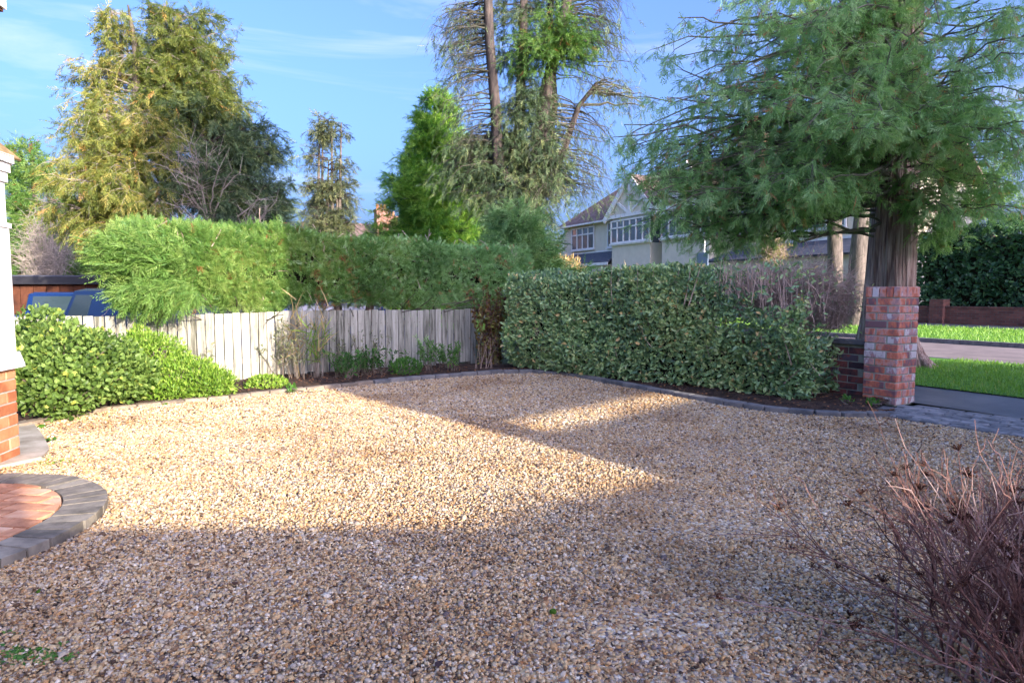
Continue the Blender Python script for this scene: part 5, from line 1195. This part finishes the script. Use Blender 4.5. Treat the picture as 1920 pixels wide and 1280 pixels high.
# ------------------------------------------------------------------ the semi detached houses across the road
def semis():
    O = 28.0; root = thing('pebbledash_house', 'pebbledashed semi-detached house with white gables and slate lean-to roofs across the road', 'house', (0, 0, 0), AW)
    # local x = o (away from the road), local y = a
    def bx(nm, o0, o1, a0, a1, z0, z1, mat, parent=root):
        mb = MB(); mb.box(((o0 + o1) / 2, (a0 + a1) / 2, (z0 + z1) / 2), (o1 - o0, a1 - a0, z1 - z0)); return mb.build(nm, mat, parent)
    bx('wall', O, O + 8, 17.0, 42.5, 0, 6.55, M['render'])
    def sl(nm, V, q, mat, th_=.1, parent=root):
        mb = MB(); mb.add(V, q=q if len(q[0]) == 4 else None, t=q if len(q[0]) == 3 else None); o = mb.build(nm, mat, parent); md = o.modifiers.new('s', 'SOLIDIFY'); md.thickness = th_; md.offset = 0
    e = .4; zr = 10.0; ze = 6.4
    sl('roof', [(O - e, 16.6, ze), (O - e, 42.9, ze), (O + 4, 38.6, zr), (O + 4, 16.6, zr)], [(0, 1, 2, 3)], M['rooftile'])
    sl('roof', [(O + 8 + e, 16.6, ze), (O + 8 + e, 42.9, ze), (O + 4, 38.6, zr), (O + 4, 16.6, zr)], [(0, 1, 2, 3)], M['rooftile'])
    sl('roof', [(O - e, 42.9, ze), (O + 8 + e, 42.9, ze), (O + 4, 38.6, zr)], [(0, 1, 2)], M['rooftile'])
    bx('gutter', O - e - .1, O - e, 16.6, 42.9, ze - .1, ze + .02, M['white'])
    def window(o, a0, a1, z0, z1, nl, parent=root, trans=True):
        f = bx('window_frame', o - .06, o + .02, a0, a1, z0, z1, M['glass'], parent)
        w_ = (a1 - a0) / nl; t = .09
        for k in range(nl + 1): bx('mullion', o - .12, o - .03, a0 + k * w_ - t / 2, a0 + k * w_ + t / 2, z0 - .05, z1 + .05, M['white'], f)
        for z in (z0, z1) + ((z0 + (z1 - z0) * .68,) if trans else ()): bx('transom', o - .13, o - .04, a0 - .04, a1 + .04, z - t / 2, z + t / 2, M['white'], f)
        bx('sill', o - .2, o - .04, a0 - .1, a1 + .1, z0 - .14, z0 - .05, M['white'], f)
    window(O, 38.4, 41.3, 4.55, 6.15, 4); window(O, 35.25, 36.7, 4.5, 6.2, 2)
    # lean-to roofs
    sl('lean_to_roof', [(O - 1.2, 35.2, 3.35), (O - 1.2, 43.4, 3.35), (O, 42.6, 4.2), (O, 35.2, 4.2)], [(0, 1, 2, 3)], M['slate']); bx('fascia', O - 1.25, O - 1.2, 35.2, 43.4, 3.15, 3.35, M['white']); bx('flashing', O - .1, O, 35.2, 42.6, 4.18, 4.3, M['white'])
    bx('porch_wall', O - 1.0, O, 35.3, 43.0, 0, 3.2, M['render'])
    sl('lean_to_roof', [(O - 1.6, 17.0, 2.9), (O - 1.6, 25.8, 2.9), (O, 24.6, 3.7), (O, 17.0, 3.7)], [(0, 1, 2, 3)], M['slate']); bx('flashing', O - .1, O, 17, 24.6, 3.7, 3.82, M['white'])
    bx('porch_wall', O - 1.3, O, 17, 25.2, 0, 2.85, M['render'])
    for a0, a1 in ((30.8, 35.1), (25.8, 30.1)):
        d = 1.0; bx('bay_wall', O - d, O, a0 + .3, a1 - .1, 0, 4.4, M['render']); bx('bay_wall', O - d, O, a0 + .3, a1 - .1, 6.05, 6.5, M['white']); bx('bay_wall', O - d + .1, O, a0 + .4, a1 - .2, 4.4, 6.05, M['glass'])
        window(O - d, a0 + .3, a1 - .1, 4.6, 6.05, 6); bx('sill', O - d - .15, O - d, a0 + .1, a1, 4.4, 4.5, M['white'])
        am = (a0 + a1) / 2 + .1; hw_ = 2.4; zg = 8.7; zf = 6.35; og = O - d - .15
        sl('gable_wall', [(og + .1, am - hw_, zf), (og + .1, am + hw_, zf), (og + .1, am, zg)], [(0, 1, 2)], M['render'], .08)
        for sg in (-1, 1):
            P0 = Vector((og - .05, am + sg * (hw_ + .25), zf - .25)); P1 = Vector((og - .05, am, zg + .1)); dv = P1 - P0; mb = MB(); th_ = math.atan2(dv.z, dv.y); R = np.array(Matrix.Rotation(th_, 3, 'X')); mb.box((P0 + P1) / 2, (.12, dv.length, .34), R); mb.build('bargeboard', M['white'], root)
            P0 = Vector((og, am + sg * 1.0, zf + .1)); P1 = Vector((og, am + sg * .05, zf + 1.0))
            for q0, q1 in (((sg * 1.15, .15), (sg * .85, .62)), ((sg * .85, .62), (sg * .45, .85)), ((sg * .45, .85), (sg * .1, 1.0))):
                pass
            P0 = Vector((og + .02, am + sg * 1.3, zf + .95)); P1 = Vector((og + .02, am + sg * .08, zf + .12)); dv = P1 - P0; th_ = math.atan2(dv.z, dv.y); mb = MB(); mb.box((P0 + P1) / 2, (.1, dv.length, .16), np.array(Matrix.Rotation(th_, 3, 'X'))); mb.build('brace', M['white'], root)
            # gable roof planes
            sl('gable_roof', [(og - .05, am + sg * (hw_ + .25), zf - .05), (og - .05, am, zg + .25), (O + 3.4, am, zg + .25), (O + .2, am + sg * (hw_ + .25), zf - .05)], [(0, 1, 2, 3)], M['rooftile'])
        bx('king_post', og - .04, og + .06, am - .09, am + .09, zf, zg - .1, M['white']); bx('tie_beam', og - .05, og + .06, am - hw_ + .1, am + hw_ - .1, zf - .12, zf + .1, M['white'])
    for a0, a1 in ((18.6, 21.6), (23.2, 24.8)): window(O, a0, a1, 4.3, 6.0, 3 if a1 - a0 > 2 else 2)
    # chimney stack on the ridge
    for a, w_ in ((26.6, 1.5), (38.4, 1.0)):
        if a > 30: continue
        ch = bx('chimney', O + 2.4, O + 3.6, a - w_ / 2, a + w_ / 2, 8.5, 10.9, M['farbrick']); bx('chimney_cap', O + 2.3, O + 3.7, a - w_ / 2 - .1, a + w_ / 2 + .1, 10.9, 11.05, M['brick_orange'], ch)
        for k in range(3):
            pm = MB(); pm.tubes(np.array([(O + 3, a - .45 + k * .45, 11.0), (O + 3, a - .45 + k * .45, 11.45)]), np.array([.15, .12]), 8); pm.build('chimney_pot', M['brick_orange'], ch)
semis()
hc = W(4.5, 36); simple_house('far_right_house', 'brick house with white windows glimpsed above the dark hedge at the right edge', 'house', (hc.x, hc.y), AW + math.pi / 2, 12, 8, 5.0, 8.2, M['farbrick'], M['rooftile'], win=((-4, 3.2, 4.6, 2), (0, 3.2, 4.6, 2), (4, 3.2, 4.6, 2)))

def far_wall():
    root = thing('garden_wall', 'low red brick garden wall with square piers across the road', 'wall', (0, 0, 0), AW); mb = MB(); mb.box((24.6, 13, .31), (.22, 62, .60)); mb.build('wall', M['wallbrick'], root)
    mb = MB(); mb.box((24.6, 13, .64), (.26, 62, .06)); mb.build('coping', M['wallbrick'], root)
    for k in range(9):
        mb = MB(); a = 12.6 + (k - 3) * 4.4; mb.box((24.55, a, .45), (.46, .46, .94)); mb.build('pier', M['wallbrick'], root)
far_wall()
def hedge_block(name, label, A, B, wd, z0, z1, n, tm, ls, mat, rough=.12, fr=.8):
    root = thing(name, label, 'hedge'); P, N_, s, v, k = hedge_points(A, B, wd, lambda s: z0 + 0 * s, lambda s: z1 + .15 * np.sin(s * 9) + 0 * s, n, (.62, .05, .25, .08), rough, None, fr)
    D = N_ * .6 + rng.normal(0, .6, P.shape); mb = MB(); place_multi(mb, tm, P, D, ls * rng.uniform(.6, 1.3, n), np.clip(rng.normal(.45, .25, n) + .2 * noise3(P, 1.2, 7), 0, 1), up=N_); mb.build('foliage', mat, root, kind='stuff')
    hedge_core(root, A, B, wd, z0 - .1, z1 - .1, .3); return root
hedge_block('dark_hedge', 'tall dark glossy evergreen hedge behind the far garden wall', W(13.9, 26.2), W(2.0, 26.2), 2.2, .55, 3.35, 15000, [LEAF, LEAFW], .16, L['darkivy'], .3)
hedge_block('garden_hedge', 'green hedge in front of the pebbledashed house across the road', W(16.5, 26.0), W(44, 26.0), 1.2, .2, 1.15, 4000, [LEAF], .16, L['laurel'])
def mound(name, label, px, py, Y, r, mat, n, tm, ls, cat='bush', upw=.6):
    shrub(name, label, [(V3(px, py, Y), r)], tm, ls, n, mat, M['twig_pale'], cat=cat, tint=(.55, .2), stems=30, upw=upw)
mound('straw_mound', 'rounded straw-coloured clump just above the left end of the evergreen hedge', 1055, 512, 26, (.85, .6, .75), L['straw'], 1800, [BLADE, LEAFN], .18)
upright('pampas_grass', 'tuft of pale dry ornamental grass in front of the house bay window', [g2(1185, 25), g2(1205, 25), g2(1225, 25.2), g2(1170, 25)], L['straw'], M['twig_pale'], [BLADE], .5, 26, 2.05, .28, 4, tint=(.6, .3), sr=.008, leaf0=.6, cat='grass clump')
def road_sign():
    c = at(1319, 520, 19.5); root = thing('road_sign', 'small square road sign on a grey pole, seen from behind above the hedge', 'sign', (c.x, c.y, 0), AW)
    mb = MB(); mb.tubes(np.array([(0, 0, 0), (0, 0, 2.75)]), np.array([.038, .038]), 10); mb.build('pole', M['pole'], root, smooth=True)
    mb = MB(); mb.box((-.06, 0, 2.12), (.02, .46, .5)); mb.build('sign_plate', M['sign'], root)
    for z in (1.98, 2.26):
        mb = MB(); mb.box((-.04, 0, z), (.03, .30, .03)); mb.build('bracket', M['pole'], root)
road_sign()
# distant tree line that closes the view along the road
for k, (px, Y, zt, r0, m_, lab) in enumerate(((1120, 62, 7.5, 3.5, 'olive', 'distant dull green tree beyond the left end of the pebbledashed house'), (1020, 48, 5.6, 2.2, 'gold', 'distant yellowish tree showing left of the pebbledashed house'),
        (540, 40, 5.2, 2.5, 'gold', 'distant yellowish tree low behind the conifer hedge'), (430, 44, 6.0, 3.0, 'olive', 'distant dark tree behind the shaded evergreen'), (750, 60, 6.2, 3.0, 'olive', 'distant dark tree right of the chimney house'),
        (1720, 50, 11.5, 4.5, 'gold', 'tall distant tree behind the great red trunk'), (1850, 46, 10.5, 4.5, 'cypress', 'tall distant green tree behind the far right house'), (1480, 58, 12, 5, 'gold', 'tall distant tree over the pebbledashed house roof'))):
    cone_tree('distant_tree', lab, px, Y, zt, r0, 1.0, L[m_], 46, .8, twl=1.2, per=4, twigs=7, tint=(.2, .8))

# ------------------------------------------------------------------ grass on the verges
def grass(o0, o1, a0, a1, n, h, zb, name, label):
    a = rng.uniform(a0, a1, n); o_ = rng.uniform(o0, o1, n); P = a[:, None] * np.array(U1) + o_[:, None] * np.array(U2); P[:, 2] = zb
    D = rng.normal(0, .45, (n, 3)) + np.array([0, 0, 1]); D[:, 2] = np.abs(D[:, 2]); mb = MB(); mb.place((BLADE[0] * np.array([1, 2.4, 1]), BLADE[1], BLADE[2]), P, D, h * rng.uniform(.5, 1.4, n), np.clip(rng.normal(.5, .22, n) + .15 * noise3(P, 2, 3), 0, 1))
    o = mb.build(name, L['grass'], kind='stuff'); tag(o, label, 'grass')
grass(7.72, 11.38, -3.5, 5.5, 34000, .055, .008, 'verge_grass', 'bright green grass on the near verge beside the footpath')
grass(15.5, 21.8, 2, 20, 24000, .09, .05, 'far_verge_grass', 'bright green grass on the far verge beyond the road')
# ------------------------------------------------------------------ small things lying on the gravel
def debris():
    n = 1500; y = 1.6 + 8 * rng.random(n) ** 1.1; x = rng.uniform(-.85, .85, n) * y; k = inside(x, y, GRAVEL) & ((x - CX) ** 2 + (y - CY) ** 2 > 1); x = x[k]; y = y[k]; n = len(x)
    P = np.stack([x, y, np.full(n, .012)], -1); D = rng.normal(0, 1, (n, 3)); D[:, 2] *= .12; mb = MB(); m_ = rng.random(n) < .5
    mb.place(LEAFN, P[m_], D[m_], rng.uniform(.012, .03, m_.sum()), rng.uniform(0, 1, m_.sum()), roll=.4); mb.place(LEAFW, P[~m_], D[~m_], rng.uniform(.006, .014, (~m_).sum()), rng.uniform(0, 1, (~m_).sum()), roll=.4)
    o = mb.build('leaf_debris', L['fallen'], kind='stuff'); tag(o, 'tiny bits of dead leaf and needle scattered over the gravel', 'leaf debris')
debris()
def weed(px, py, r, n, ls, label, up_=.35, mat='green'):
    p_ = G(px, py); root = thing('weed_patch', label, 'weed', group=None); mb = MB(); P = np.array(p_) + rng.normal(0, 1, (n, 3)) * np.array([r, r * .6, 0]) + np.array([0, 0, .008]); D = rng.normal(0, 1, (n, 3)); D[:, 2] = np.abs(D[:, 2]) * .5
    place_multi(mb, [LEAFW, LEAF], P, D, ls * rng.uniform(.5, 1.2, n), rng.uniform(.2, .9, n)); mb.build('foliage', L[mat], root, kind='stuff')
weed(45, 1232, .055, 150, .017, 'larger patch of low green weeds in the bottom left gravel'); weed(110, 1236, .03, 50, .015, 'thin trail of green weeds right of the larger patch'); weed(10, 1192, .02, 35, .014, 'small weed patch at the left edge of the gravel')
weed(90, 825, .05, 40, .02, 'sparse weeds in the sunlit gravel beside the concrete apron'); weed(100, 868, .07, 50, .018, 'scattered green weeds between the apron and the round doorstep', mat='lime')
def lump(px, py, r, label, mat):
    p_ = G(px, py); bm = bmesh.new(); bmesh.ops.create_icosphere(bm, subdivisions=3, radius=r)
    for v in bm.verts: v.co *= 1 + .25 * random.uniform(-1, 1) * .5; v.co.z *= .7
    me = bpy.data.meshes.new('moss_clump'); bm.to_mesh(me); bm.free(); me.materials.append(mat); o = link('moss_clump', me); o.location = (p_.x, p_.y, r * .4); tag(o, label, 'moss')
lump(1037, 1148, .012, 'tiny round ball of bright moss on the foreground gravel', M['moss']); lump(75, 1110, .011, 'dark green moss tuft on the gravel below the round doorstep', M['moss'])
lump(78, 803, .03, 'flat moss cushion where the apron meets the bed edging', M['moss']); lump(310, 760, .03, 'moss cushion on the edging under the lime shrub', M['moss'])
for k, (px, py, s_, tv, lab) in enumerate(((841, 1095, .020, .65, 'small orange leaf in the middle of the shaded gravel'), (632, 1086, .020, .6, 'orange leaf on the shaded gravel left of the centre'), (826, 1246, .035, 1.0, 'slim grey leaf near the bottom edge of the gravel'),
        (910, 1062, .02, .0, 'dark leaf left of the tiny orange one'), (440, 1103, .03, .0, 'purple-brown leaf on the shaded gravel below the round doorstep'), (1130, 1140, .03, .0, 'dark curled leaf right of the moss ball'), (1020, 1125, .028, .3, 'brown leaf just above the moss ball'),
        (229, 1195, .022, .3, 'reddish leaf in the bottom left gravel'), (1176, 1262, .025, .8, 'orange-brown leaf at the bottom edge of the gravel'), (230, 1100, .03, .05, 'dark leaf on the gravel under the doorstep rim'), (876, 710, .05, .1, 'dark leaf at the far edge of the gravel'), (1500, 1000, .02, .3, 'brown leaf beside the dry bush'))):
    p_ = G(px, py); mb = MB(); mb.add(LEAFW[0], q=LEAFW[1], t=LEAFW[2], c=tv); o = mb.build('fallen_leaf', L['fallen']); o.location = (p_.x, p_.y, .014); o.scale = (s_,) * 3; o.rotation_euler = (.2, -.1, random.uniform(0, 6)); tag(o, lab, 'leaf', 'fallen leaves on the gravel')
